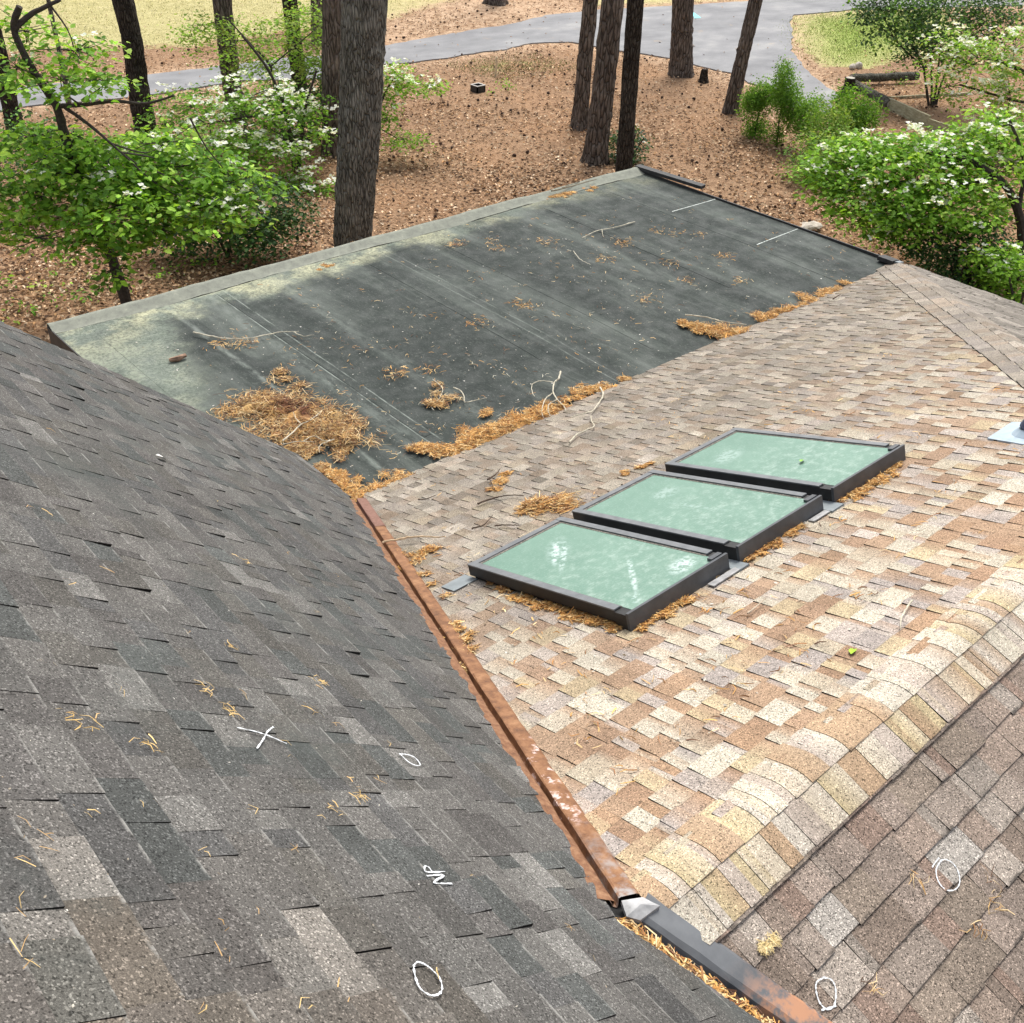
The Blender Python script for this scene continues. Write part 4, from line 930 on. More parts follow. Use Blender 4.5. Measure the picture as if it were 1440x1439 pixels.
plant('dogwood_tree', 'leaning forked dogwood with bright layered leaves at the far left', 'tree', (181, 436),
      [(60, 225, 150, 70, 620, -.3), (160, 245, 170, 60, 700, 0), (255, 235, 150, 60, 560, .4), (50, 275, 140, 60, 560, -.6), (165, 290, 180, 60, 700, -.5), (275, 290, 150, 60, 480, 0, .12), (135, 330, 100, 50, 260, -.8),
       (330, 255, 120, 60, 330, .5, .15), (35, 45, 110, 50, 170, .5), (105, 72, 110, 30, 130, 0), (85, 112, 150, 34, 260, -.3, .05), (25, 95, 70, 40, 100, 0), (150, 118, 80, 26, 80, .4), (160, 378, 70, 44, 90, -.9, .1), (55, 335, 110, 24, 110, -1), (212, 262, 130, 60, 420, .1), (222, 322, 120, 34, 220, -.4), (20, 318, 90, 30, 140, -.5), (330, 300, 80, 44, 170, .2, .15), (60, 190, 120, 24, 200, .3), (235, 200, 150, 26, 240, .5, .1), (120, 200, 90, 30, 160, .2)],
      .118, BRIGHT + MID, None, dens=1.5, stems=[[(181, 436, 0, 1.5), (165, 385, 0), (150, 345, 0), (120, 270, 0), (92, 195, 0), (80, 152, 0), (50, 105, 0), (20, 45, 0), (28, 10, 0)], [(20, 42, 0, .8), (45, 20, .1), (85, 0, .2)],
       [(86, 150, 0, .5), (120, 148, -.1), (160, 143, -.2), (205, 146, -.3), (245, 135, -.3)], [(92, 152, 0, .5), (130, 180, -.2), (170, 215, -.5)]], per=12, rad=.22, fl=.05, stemr=.062)
plant('dogwood_tree', 'flowering dogwood with many white blossoms left of the thick grey trunk', 'tree', (417, 240),
      [(345, 140, 160, 44, 420, 0, .35), (275, 150, 130, 40, 330, .5, .15), (405, 148, 130, 40, 330, .3, .35), (330, 188, 170, 46, 520, -.5, .35), (405, 195, 140, 50, 380, -.5, .4), (300, 214, 150, 34, 380, -.8, .3), (240, 178, 90, 50, 220, .4, .1),
       (430, 262, 90, 44, 170, -1.2, .35), (385, 285, 70, 40, 70, -1.4, .3), (445, 290, 50, 30, 60, -1.3, .3), (350, 230, 120, 34, 180, -1.1, .2)],
      .09, BRIGHT[:3] + MID, None, [[(414, 240, 0, .9), (411, 215, 0), (408, 190, 0), (400, 150, 0), (383, 110, 0), (368, 85, 0), (340, 50, 0)], [(420, 240, 0, .9), (422, 212, 0), (425, 185, 0), (430, 150, 0), (445, 100, 0)],
       [(402, 160, 0, .6), (350, 165, -.2), (290, 175, -.3)]], per=11, rad=.2, stemr=.055, flsize=.075)
plant('dogwood_tree', 'airy yellow green sapling crown in front of the pale lawn', 'tree', (400, 205),
      [(335, 58, 170, 50, 300, .5), (418, 55, 130, 60, 330, .8), (452, 98, 70, 60, 230, .5), (285, 35, 90, 34, 90, 1), (375, 95, 120, 30, 170, .3), (440, 20, 80, 40, 160, .5)],
      .085, YEL + BRIGHT[:2], None, dens=4.5, stems=[[(400, 205, 0, 1), (385, 120, 0), (378, 90, 0), (350, 60, 0), (318, 25, 0)], [(380, 95, 0, .6), (410, 70, 0), (440, 45, 0)]], per=9, rad=.26, stemr=.03)
plant('evergreen_shrub', 'dark glossy evergreen shrub under the dogwoods by the flat roof', 'shrub', (320, 362),
      [(315, 295, 170, 100, 1250, 0), (240, 322, 110, 60, 420, -.2), (400, 300, 80, 60, 330, .2), (350, 330, 110, 50, 420, -.4)], .085, DARK, None, mat='leaf_gloss', per=14, rad=.2, thick=.1, upj=.7)
plant('evergreen_shrub', 'dark evergreen shrub at the left edge under the forked dogwood', 'shrub', (70, 300),
      [(45, 215, 130, 90, 900, .3), (130, 235, 140, 80, 800, .3), (200, 225, 110, 60, 400, .6)], .085, DARK + MID[:1], None, mat='leaf_gloss', per=14, rad=.2, thick=.1, upj=.7)
plant('evergreen_shrub', 'dark evergreen shrub between the flowering dogwood and the half hidden pine', 'shrub', (432, 205),
      [(425, 160, 100, 70, 750, .2), (370, 185, 120, 60, 600, .2), (455, 140, 60, 60, 300, .3)], .08, DARK, None, mat='leaf_gloss', per=14, rad=.2, thick=.1, upj=.7)
plant('sapling', 'low bright green sapling with white blossoms right of the thick grey trunk', 'sapling', (520, 226),
      [(560, 112, 70, 34, 260, .5, .5), (600, 122, 60, 14, 90, .4, .1), (545, 168, 50, 14, 80, 0), (570, 196, 60, 18, 130, -.2), (548, 140, 40, 26, 80, .2, .3)], .085, BRIGHT, None,
      [[(520, 226, 0, 1), (528, 180, 0), (540, 135, .2), (555, 110, .4)], [(528, 178, 0, .6), (560, 196, -.2)]], per=10, rad=.2, stemr=.03)
plant('shrub', 'small blue green shrub tucked behind the dark pine at the roof corner', 'shrub', (884, 232), [(884, 206, 54, 46, 420, .2, .12), (868, 198, 24, 30, 120, .4)], .075, DARK + [(.08, .13, .08)], None, mat='leaf_gloss', per=12, rad=.15, thick=.07, upj=.7, flsize=.03)
# right hand side
plant('dogwood_tree', 'broad leafy dogwood covering the right side beyond the roof', 'tree', (1432, 392),
      [(1200, 232, 130, 70, 640, .8, .18), (1290, 240, 150, 80, 820, .3, .18), (1240, 288, 140, 60, 620, 0, .15), (1330, 290, 140, 70, 700, -.3, .15), (1392, 232, 110, 80, 520, .4, .2), (1176, 268, 80, 44, 240, .4, .2), (1322, 210, 130, 40, 420, .9, .2), (1400, 182, 100, 50, 330, 1.1, .4),
       (1222, 208, 100, 34, 260, 1.1, .2), (1260, 318, 110, 34, 260, -.4, .2), (1395, 290, 60, 60, 160, .5), (1150, 235, 60, 30, 90, .9, .3)],
      .112, BRIGHT + MID[:2], None, [[(1436, 396, 0, 1.6), (1437, 330, 0), (1430, 292, 0), (1418, 268, 0), (1402, 250, 0), (1360, 225, .2), (1300, 215, .4)], [(1402, 250, 0, .8), (1330, 262, .1), (1250, 255, .3)], [(1432, 300, 0, .8), (1440, 230, .3), (1420, 170, .6)]],
      per=12, rad=.22, stemr=.055, flsize=.068)
plant('dogwood_tree', 'white flowering dogwood at the upper right edge', 'tree', (1475, 215),
      [(1368, 92, 120, 44, 380, 0, .6), (1420, 130, 90, 54, 330, -.2, .6), (1352, 62, 90, 34, 200, .3, .4), (1333, 122, 60, 34, 100, -.2, .5), (1425, 70, 70, 60, 260, .2, .5), (1412, 172, 80, 34, 220, -.4, .5)], .095, BRIGHT + YEL[:1], None,
      [[(1475, 215, 0, 1.4), (1470, 160, 0), (1450, 110, 0), (1400, 85, 0)], [(1465, 150, 0, .7), (1420, 140, -.1), (1350, 120, -.2)]], per=11, rad=.24, stemr=.06, flsize=.075)
plant('holly_tree', 'dark multi stemmed evergreen tree behind the mossy logs', 'tree', (1311, 149),
      [(1290, 38, 130, 66, 1000, 0), (1352, 28, 140, 76, 1000, 0, .06), (1252, 16, 90, 34, 300, .2, .1), (1405, 18, 110, 60, 600, .2, .1), (1232, 6, 60, 24, 120, 0), (1325, 68, 130, 34, 380, -.1), (1300, -10, 160, 40, 500, .2, .2), (1215, 22, 36, 22, 50, -.2)], .10, DARK + MID, [.25, .25, .2, .1, .12, .08],
      [[(1306, 149, 0, 1), (1302, 120, 0), (1297, 90, 0), (1280, 62, 0)], [(1310, 150, 0, 1), (1310, 110, 0), (1308, 70, .1)], [(1313, 149, 0, 1), (1318, 110, 0), (1322, 70, 0)], [(1316, 148, 0, 1), (1325, 115, .1), (1345, 70, .2)], [(1297, 92, 0, .7), (1275, 74, -.1), (1258, 55, -.2)]],
      mat='leaf_gloss', per=13, rad=.24, stemr=.04, thick=.12, upj=.7, flsize=.055)
plant('evergreen_shrub', 'dark shaded shrub beside the hip of the roof at the right', 'shrub', (1352, 408),
      [(1340, 350, 110, 76, 800, .2), (1300, 335, 80, 46, 380, .4), (1392, 360, 80, 70, 480, .1), (1345, 385, 90, 36, 260, -.1)], .075, DARK, None, mat='leaf_gloss', per=14, rad=.17, thick=.1, upj=.7)
plant('shrub', 'bright light green shrub at the right edge above the hip', 'shrub', (1418, 430), [(1402, 376, 80, 50, 480, .1, .12), (1432, 395, 50, 56, 240, 0, .1), (1385, 360, 50, 24, 100, .2, .1)], .09, BRIGHT, None, per=11, rad=.16, thick=.06)
plant('seedling', 'small bright seedling in dead leaves below the dark shrub by the hip', 'seedling', (1344, 412), [(1344, 404, 34, 14, 60, 0)], .08, BRIGHT, None, per=8, rad=.1, twig=False)
plant('seedling', 'leafy seedling at the right edge just beyond the hip', 'seedling', (1428, 446), [(1424, 432, 44, 22, 120, 0, .1)], .085, BRIGHT + MID, None, per=9, rad=.12, twig=False)
plant('seedling', 'low leafy seedling spreading left of the bright shrub', 'seedling', (1385, 420), [(1382, 408, 50, 20, 120, 0, .15)], .08, MID + BRIGHT[:1], None, per=9, rad=.12, twig=False)
CG = 'clipped evergreens beside the driveway'
plant('cypress_shrub', 'small two tiered evergreen nearest the leaning pine', 'shrub', (1060, 193), [(1077, 133, 46, 26, 380, 0), (1060, 145, 36, 24, 260, 0), (1064, 182, 30, 22, 200, 0)], .05, CON, None, [[(1061, 193, 0, 1), (1064, 175, 0), (1072, 140, 0)]], per=30, rad=.13, thick=.12, upj=1.0, group=CG, dens=9, stemr=.025)
plant('cypress_shrub', 'tallest pointed evergreen in the row by the driveway', 'shrub', (1092, 205), [(1103, 110, 18, 34, 200, 0), (1106, 135, 36, 34, 340, 0), (1116, 158, 42, 26, 280, 0), (1090, 192, 24, 18, 90, 0)], .05, CON, None, [[(1092, 205, 0, 1), (1096, 170, 0), (1103, 120, 0)]], per=30, rad=.13, thick=.12, upj=1.0, group=CG, dens=9, stemr=.025)
plant('cypress_shrub', 'rounded evergreen in the middle of the row by the driveway', 'shrub', (1138, 215), [(1138, 156, 38, 32, 300, 0), (1134, 180, 34, 26, 160, -.1)], .05, CON, None, per=30, rad=.13, thick=.12, upj=1.0, group=CG, dens=9, stemr=.025)
plant('cypress_shrub', 'yellow tipped evergreen between the row and the leafy dogwood', 'shrub', (1165, 232), [(1164, 180, 66, 50, 620, 0), (1160, 205, 70, 34, 380, -.2)], .065, YEL + CON, None, per=20, rad=.14, thick=.12, upj=.9, group=CG, dens=4, stemr=.025)
plant('cypress_shrub', 'low evergreen below the mossy log', 'shrub', (1205, 195), [(1196, 152, 50, 40, 500, 0), (1212, 165, 60, 36, 480, -.1), (1190, 172, 50, 30, 300, -.2)], .065, CON, None, per=26, rad=.13, thick=.12, upj=1.0, group=CG, dens=5, stemr=.025)
plant('shrub', 'thin twiggy shrub with few leaves beside the dead leaves and the leafy dogwood', 'shrub', (1150, 258), [(1150, 212, 90, 50, 420, .1), (1140, 238, 80, 30, 300, 0), (1185, 205, 60, 40, 260, .1)], .075, MID + YEL, None, per=9, rad=.2, stemr=.022)
# low ground cover: small sprigs in the leaves
gc = []
for (px, py, n, r) in [(215, 372, 60, .5), (262, 372, 60, .4), (240, 396, 50, .4), (30, 397, 36, .3), (100, 396, 36, .3), (60, 415, 20, .2), (118, 420, 40, .3), (150, 405, 20, .3), (20, 432, 30, .3), (80, 430, 24, .2), (290, 372, 24, .3), (60, 440, 30, .3), (705, 122, 40, .35), (712, 132, 30, .25), (590, 208, 24, .2), (1195, 350, 40, .3), (1240, 330, 60, .4), (1225, 345, 30, .3), (1268, 118, 80, .5), (1285, 122, 50, .4), (1392, 160, 60, .6), (1430, 230, 40, .4)]:
    c = gnd(px, py); K = max(2, n // 8); C = c + np.c_[rng.normal(0, r, K), rng.normal(0, r, K), rng.uniform(.05, .22, K)]; gc.append(spray_leaves(C, K, 8, .12, .08, BRIGHT + MID, None, .5))
v, f, c = merge(gc); tag(obj('ground_cover', mesh_np('ground_cover', v, f, M['leaf'], tint=c)), kind='stuff')
# ---------------------------------------------------------------- logs, timbers, stump, box, stake, mat, stones
def log(name, label, cat, p, q, r, mat, ends=True, rough=.14):
    n = 14; P_ = [p + (q - p) * i / n + V3(0, 0, random.uniform(-.012, .012)) for i in range(n + 1)]; root = thing(name, (p + q) / 2 - V3(0, 0, r), label, cat)
    m = MB(); m.tube(P_, [r * random.uniform(.93, 1.06) for _ in P_], 14, (1, 1, 1), rough); m.obj('bark', mat, root, False)
    d = nrm(q - p)
    for e, s_ in ((p, -1), (q, 1)):
        m = MB(); m.tube([e + d * s_ * .002, e + d * s_ * .014], [r * .86, r * .84], 14); m.obj('cut_end', M['log_cut'], root)
    return root
a, b = gnd(1194, 122), gnd(1288, 116); log('log', 'far mossy log lying level in front of the dark evergreen tree', 'log', a + V3(0, 0, .22), b + V3(0, 0, .18), .12, M['bark_log'])
a, b = gnd(1196, 132), gnd(1250, 155); log('log', 'near mossy log slanting from the stump to the old board', 'log', a + V3(0, 0, .26), b + V3(0, 0, .16), .135, M['bark_log'])
a = gnd(1191, 134); m = MB(); m.tube([a + V3(0, 0, h) for h in (-.05, .1, .3, .46)], [.21, .17, .155, .15], 14, (1, 1, 1), .2); st_ = thing('stump', a, 'upright stump post at the joint of the two mossy logs', 'stump'); m.obj('bark', M['bark_dark'], st_)
m = MB(); m.tube([a + V3(0, 0, .462), a + V3(0, 0, .475)], [.13, .125], 14); m.obj('cut_end', M['log_cut'], st_)
a = gnd(989, 115); m = MB(); m.tube([a + V3(0, 0, h) for h in (-.05, .08, .25, .34)], [.17, .13, .11, .09], 12, (1, 1, 1), .3); st_ = thing('stump', a, 'small dark stump beside the upright pine at the driveway', 'stump'); m.obj('bark', M['bark_dark'], st_)
m = MB(); m.tube([a + V3(0, 0, .342), a + V3(0, 0, .35)], [.075, .07], 12); m.obj('cut_end', M['bark_pine'], st_)
def board(label, p, q, h, th, mat='timber', name='garden_timber'):
    d = nrm(q - p); e = nrm(np.cross(d, V3(0, 0, 1))); m = MB(); n = 8; L_ = np.linalg.norm(q - p); prev = None
    V = []
    for i in range(n + 1):
        c_ = p + (q - p) * i / n; z = random.uniform(-.006, .006)
        for (o_, hh) in ((-th / 2, -.05), (th / 2, -.05), (th / 2, h + z), (th / 4, h + z + .008), (-th / 2, h + z)): V.append(c_ + e * o_ + V3(0, 0, hh))
    F = [[i * 5 + j, i * 5 + (j + 1) % 5, (i + 1) * 5 + (j + 1) % 5, (i + 1) * 5 + j] for i in range(n) for j in range(5)] + [[4, 3, 2, 1, 0], [n * 5 + j for j in range(5)]]
    m.add(V, F); o = m.obj(name, M[mat]); return tag(o, label, 'timber')
board('weathered yellow grey board on edge joining the near mossy log', gnd(1247, 154), gnd(1304, 180), .30, .07)
board('dark weathered board continuing past the yellow grey one under the leaves', gnd(1304, 181), gnd(1362, 200), .24, .07)
board('grey board end showing through leaves at the right edge', gnd(1404, 224), gnd(1446, 246), .16, .07)
board('thin pale edging strip behind the multi stemmed tree', gnd(1252, 139), gnd(1364, 133), .05, .06)
a = gnd(672, 130); bxr = thing('box', a, 'small open black box on pine straw', 'box'); s_ = .15
m = MB()
for (o_, d1, d2_) in (((-s_, -s_), (2 * s_, 0), (0, .03)), ((-s_, s_ - .03), (2 * s_, 0), (0, .03)), ((-s_, -s_), (.03, 0), (0, 2 * s_)), ((s_ - .03, -s_), (.03, 0), (0, 2 * s_))):
    m.box(a + V3(o_[0], o_[1], -.02), V3(d1[0], d1[1], 0), V3(d2_[0], d2_[1], 0), V3(0, 0, .2))
m.obj('body', M['black'], bxr); m = MB()
for (o_, d1, d2_) in (((-s_ - .01, -s_ - .01), (2 * s_ + .02, 0), (0, .045)), ((-s_ - .01, s_ - .035), (2 * s_ + .02, 0), (0, .045)), ((-s_ - .01, -s_ + .036), (.045, 0), (0, 2 * s_ - .072)), ((s_ - .035, -s_ + .036), (.045, 0), (0, 2 * s_ - .072))):
    m.box(a + V3(o_[0], o_[1], .182), V3(d1[0], d1[1], 0), V3(d2_[0], d2_[1], 0), V3(0, 0, .016))
m.obj('rim', M['rim'], bxr)
a = gnd(697, 107); m = MB(); m.tube([a - V3(0, 0, .1), a + V3(.01, 0, .2), a + V3(.03, .0, .50), a + V3(.03, 0, .52)], [.04, .042, .04, .02], 6, (.62, .50, .33)); tag(m.obj('stake', M['wood']), 'pale wooden stake in the weeds near the driveway', 'stake')
a = gnd(978, 24); m = MB(); Vt = [gnd(972, 19) + V3(0, 0, .012), gnd(976, 19) + V3(0, 0, .02), gnd(986, 26) + V3(0, 0, .012), gnd(977, 27) + V3(0, 0, .015)]
Vt2 = [p - V3(0, 0, .008) for p in Vt]; m.add(Vt + Vt2, [[3, 2, 1, 0], [4, 5, 6, 7], [0, 1, 5, 4], [1, 2, 6, 5], [2, 3, 7, 6], [3, 0, 4, 7]]); tag(m.obj('mat', M['turq']), 'small turquoise sheet lying on the driveway', 'mat')
def stone(label, c, r, flat_=.4, mat='stone', seed=0, name='stone'):
    import bmesh
    bm = bmesh.new(); bmesh.ops.create_icosphere(bm, subdivisions=2, radius=1.0); q = np.random.default_rng(seed)
    ks = q.normal(0, 1, (4, 3))
    for v in bm.verts:
        f = 1 + .12 * sum(math.sin(2.2 * (ks[i] @ np.array(v.co)) + i) for i in range(4)) / 1.5
        v.co = Vector((v.co.x * f * r[0] + c[0], v.co.y * f * r[1] + c[1], v.co.z * f * r[0] * flat_ + c[2]))
    me_ = bpy.data.meshes.new(name); bm.to_mesh(me_); bm.free(); me_.materials.append(M[mat]); return tag(obj(name, me_), label, 'stone')
c = gnd(1140, 322); stone('pale flat stone on the dead leaves at the right edge of the flat roof', c + V3(0, 0, .05), (.28, .17), .3, seed=3)
c = gnd(1198, 98); stone('pale mottled lump left of a similar one on the lawn edge behind the logs', c + V3(0, 0, .06), (.13, .1), .9, seed=4)
c = gnd(1207, 96); stone('pale mottled lump nearer the dark tree on the lawn edge behind the logs', c + V3(0, 0, .06), (.13, .12), .9, seed=5)
# ================================================================== needles, twigs and bits on the roofs
NEED = [(.54, .29, .085), (.62, .37, .13), (.42, .20, .06), (.68, .49, .24), (.22, .10, .04)]
NOLD = [(.44, .25, .09), (.30, .155, .065), (.52, .34, .14), (.12, .06, .035), (.62, .47, .26)]
def needles_at(C, N3, hmax, ln, pal, palp=None, wdt=.0032, rise=.35):
    """curved ribbons: C (n,3) centres on a surface with normal N3"""
    n = len(C); th = rng.uniform(0, 6.28, n); u = nrm(np.cross(N3, [.3, 1, .1])); w_ = np.cross(N3, u)
    d = np.cos(th)[:, None] * u + np.sin(th)[:, None] * w_; pe = -np.sin(th)[:, None] * u + np.cos(th)[:, None] * w_
    L_ = ln * rng.uniform(.5, 1.2, n)[:, None]; cur = rng.normal(0, .18, n)[:, None] * L_
    up = np.asarray(N3)[None]; t_ = rng.normal(0, rise * .6, n)[:, None]
    wv = (pe + up * rng.normal(0, .6, (n, 1))); wv /= np.linalg.norm(wv, axis=1)[:, None]; wv = wv * wdt * rng.uniform(.6, 1.4, n)[:, None]
    h = np.asarray(hmax)[:, None] if np.ndim(hmax) else hmax
    p0 = C - d * L_ / 2 + up * np.maximum(h - t_ * L_ * .5, .003); p1 = C + pe * cur + up * (h + .004); p2 = C + d * L_ / 2 + up * np.maximum(h + t_ * L_ * .5, .003)
    v = np.stack([p0 - wv, p0 + wv, p1 - wv, p1 + wv, p2 - wv * .5, p2 + wv * .5], 1).reshape(-1, 3); i = np.arange(n)[:, None] * 6
    F = np.concatenate([np.c_[i, i + 1, i + 3, i + 2], np.c_[i + 2, i + 3, i + 5, i + 4]], 1).reshape(-1, 4)
    return v, F, np.repeat(pick(pal, n, palp, .2), 2, 0)
NFL = V3(0, 0, 1)
fpx = lambda px, py: onz(px, py, .006)
tpx = lambda px, py: tanpx(px, py, .008)
kpx = lambda px, py: drkpx(px, py, .010)
rpx = lambda px, py: rearpx(px, py, .012)
SURF = {'f': (fpx, NFL), 't': (tpx, NTAN), 'd': (kpx, NDRK), 'r': (rpx, NREAR)}
def pile(label, sf, path, n, hgt, ln=.10, pal=NEED, mound=True, name='needle_pile'):
    n = int(n * 1.15)
    """path: list of (px, py, radius px); needles spread along it, with a low mound under thick piles"""
    f_, N3 = SURF[sf]; C = []; H = []; Q_ = [f_(p[0], p[1]) for p in path]; R_ = [p[2] * dist_to(q) / FPX for p, q in zip(path, Q_)]
    u = nrm(np.cross(N3, [.3, 1, .1])); w_ = np.cross(N3, u); blobs = []
    for _ in range(max(3, int(n / 45))):
        i = random.randrange(max(1, len(path) - 1)); t_ = random.random() if len(path) > 1 else 0
        j = min(i + 1, len(path) - 1); c_ = Q_[i] * (1 - t_) + Q_[j] * t_; r = R_[i] * (1 - t_) + R_[j] * t_
        a_ = random.uniform(0, 6.28); g = math.sqrt(random.random()) * 1.0 if random.random() < .78 else random.uniform(.9, 2.3)
        blobs.append((c_ + (u * math.cos(a_) + w_ * math.sin(a_)) * r * g, r * random.uniform(.2, .55), max(0, 1.05 - g) * min(1, r / .12)))
    for _ in range(n):
        b0, br, bh = random.choice(blobs); C.append(b0 + u * random.gauss(0, br * .6) + w_ * random.gauss(0, br * .6)); H.append(hgt * .75 * bh * random.random() ** .6)
    v, F, c_ = needles_at(np.array(C), N3, np.array(H) + .003, ln, pal, None, .0014 if sf == 'r' else .0021)
    root = thing(name, np.mean(Q_, axis=0), label, 'pine needles', 'piles of orange pine needles on the roof')
    tag(obj('needles', mesh_np('needles', v, F, M['needle'], tint=c_), root), kind='stuff')
    if mound:
        mb = MB(); u = nrm(np.cross(N3, [.3, 1, .1])); w_ = np.cross(N3, u); ns = max(2, len(path) * 2); QQ = spline(Q_, ns) if len(Q_) > 1 else Q_; RR = np.interp(np.linspace(0, 1, len(QQ)), np.linspace(0, 1, len(R_)), R_)
        for q, r in zip(QQ, RR):
            k = 12; V = [q + N3 * (hgt * .3 * min(1, r / .12) + .002)]; fr = [r * .25 * random.uniform(.5, 1.4) for _ in range(k)]; fo = [r * .55 * random.uniform(.5, 1.3) for _ in range(k)]
            for fac, hh in ((fr, .4), (fo, 0)):
                for j in range(k): V.append(q + (u * math.cos(j * 6.283 / k) + w_ * math.sin(j * 6.283 / k)) * fac[j] + N3 * (hgt * hh * .5 * min(1, r / .12) * random.uniform(.7, 1.2) + (.003 if hh else -.003)))
            mb.add(V, [[0, 1 + j, 1 + (j + 1) % k] for j in range(k)] + [[1 + j, 1 + k + j, 1 + k + (j + 1) % k, 1 + (j + 1) % k] for j in range(k)], random.choice(pal[:3]))
        tag(mb.obj('matted_core', M['needle'], root), kind='stuff')
    return root
pile('biggest brown needle heap on the flat roof beside the charcoal slope', 'f', [(350, 575, 26), (385, 572, 40), (420, 590, 44), (445, 600, 36), (475, 615, 26), (490, 620, 16)], 5200, .13, .12, NOLD)
pile('dark damp core of needles on top of the biggest heap', 'f', [(395, 570, 14), (415, 576, 20), (440, 584, 16)], 1100, .15, .10, [(.17, .075, .04), (.10, .045, .028), (.24, .10, .055)], False)
pile('tail of needles hanging below the biggest heap towards the charcoal slope', 'f', [(390, 612, 22), (415, 632, 14), (445, 632, 10)], 900, .05, .10, NOLD)
pile('sprig of needles lying just above the biggest heap', 'f', [(382, 523, 8), (402, 524, 12), (420, 538, 8)], 200, .02, .11, NOLD, False)
pile('round needle tuft with a forked twig in the middle of the flat roof', 'f', [(612, 545, 14), (622, 555, 18), (628, 568, 12), (602, 570, 8)], 520, .04, .1, NOLD, False)
pile('small needle tuft right of the forked twig', 'f', [(672, 575, 12), (684, 582, 9)], 190, .02, .09, NEED, False)
pile('long orange needle drift where the flat roof meets the tan slope', 'f', [(655, 628, 16), (672, 618, 20), (700, 608, 18), (735, 597, 17), (765, 583, 20), (790, 572, 14)], 5200, .07, .1)
pile('needle tongue at the left end of the long drift', 'f', [(580, 633, 6), (605, 630, 11), (630, 634, 12), (655, 632, 10)], 1000, .04, .1)
pile('needle mat at the low corner above the valley metal', 'f', [(505, 700, 10), (530, 694, 12), (556, 682, 15), (585, 672, 9)], 1300, .03, .1)
pile('narrow needle drift along the foot of the charcoal slope', 'f', [(455, 658, 7), (470, 668, 11), (488, 684, 10), (505, 700, 9), (517, 712, 8)], 1300, .03, .09)
pile('small needle tuft at the tip of the heap by the charcoal slope', 'f', [(448, 650, 7), (452, 660, 6)], 220, .03, .08, NOLD, False)
pile('needle drift right of the pale forked twig', 'f', [(800, 562, 9), (835, 550, 10), (862, 545, 12), (885, 535, 9)], 1100, .03, .09)
pile('wedge of orange needles with a stick at the middle of the tan edge', 'f', [(958, 454, 4), (985, 462, 12), (1010, 470, 16), (1040, 470, 16), (1060, 468, 8)], 2400, .06, .1)
pile('orange needle drift at the right end of the tan edge', 'f', [(1072, 452, 9), (1095, 442, 13), (1125, 432, 14), (1155, 420, 13), (1178, 408, 8)], 2500, .05, .1)
pile('small needle patch nearest the right corner of the flat roof', 'f', [(1182, 400, 7), (1205, 402, 8)], 320, .03, .09, NEED, False)
pile('shaggy needle heap just above the skylight nearest the valley', 't', [(742, 716, 12), (765, 708, 20), (790, 714, 16)], 1100, .06, .15, NOLD + NEED)
pile('needles caught between two thin twigs on the tan slope', 't', [(697, 690, 7), (706, 676, 9), (714, 664, 7)], 330, .02, .09, NEED, False)
pile('needle band along the lower left side of the nearest skylight', 't', [(690, 822, 5), (720, 834, 10), (760, 850, 11), (805, 866, 11), (850, 878, 10), (872, 884, 7)], 1900, .03, .07)
pile('needle band at the upper end of the nearest skylight', 't', [(897, 884, 8), (920, 868, 12), (945, 853, 11), (965, 843, 7)], 1500, .03, .07)
pile('needle band at the upper end of the middle skylight', 't', [(1045, 788, 6), (1068, 775, 10), (1095, 757, 10), (1125, 742, 8)], 1300, .03, .07)
pile('needle band at the upper end of the farthest skylight', 't', [(1178, 704, 8), (1200, 695, 12), (1225, 680, 11), (1245, 668, 7), (1266, 640, 5)], 1600, .03, .07)
pile('thin needle line behind the middle skylight', 't', [(858, 682, 4), (885, 666, 6), (912, 655, 5)], 260, .015, .07, NEED, False)
pile('loose needles scattered beside the rusty valley', 't', [(540, 735, 10), (560, 775, 14), (590, 805, 14), (612, 835, 12), (640, 880, 10), (660, 920, 8)], 900, .008, .07, NEED + NOLD, False)
pile('yellow needle tuft below the stick across the valley', 't', [(598, 776, 12), (612, 774, 10)], 260, .02, .08, NEED, False)
pile('needle pad on the lichen at the far edge by the thick grey trunk', 'f', [(505, 346, 6), (520, 342, 8)], 260, .02, .08, NEED, False)
pile('small needle pad on the lichen left of the thick grey trunk', 'f', [(452, 378, 6), (464, 374, 6)], 160, .015, .07, NEED, False)
pile('needle mat with a stick on the far edge near the roof corner', 'f', [(770, 281, 5), (800, 273, 10), (830, 262, 8)], 620, .03, .09)
pile('pale needle tuft on the brown slope', 'r', [(1066, 1326, 12), (1072, 1336, 9)], 150, .02, .04, [(.6, .46, .22), (.7, .58, .33)], False)
pile('needle clod lying on the rusty valley metal', 't', [(640, 936, 5), (652, 950, 7)], 420, .03, .06, NOLD)
# needles packed along the lower valley
C = np.array([P + (Q2 - P) * t_ + V3(rng.normal(0, .010), 0, 0) - V3(.028, 0, -.022) for t_ in rng.uniform(.0, .55, 1600)]); v, F, c = needles_at(C, nrm(NDRK + NREAR), .004, .07, NOLD + NEED, None, .0028, .1)
C2 = np.array([A + (P - A) * t_ + V3(rng.normal(0, .012), 0, 0) - V3(.05, 0, -.02) for t_ in rng.uniform(.05, 1, 500)]); w2 = needles_at(C2, nrm(NDRK + NTAN), .002, .05, NOLD + NEED, None, .0025, .1)
v, F, c = merge([(v, F, c), w2]); tag(obj('valley_needles', mesh_np('valley_needles', v, F, M['needle'], tint=c)), kind='stuff')
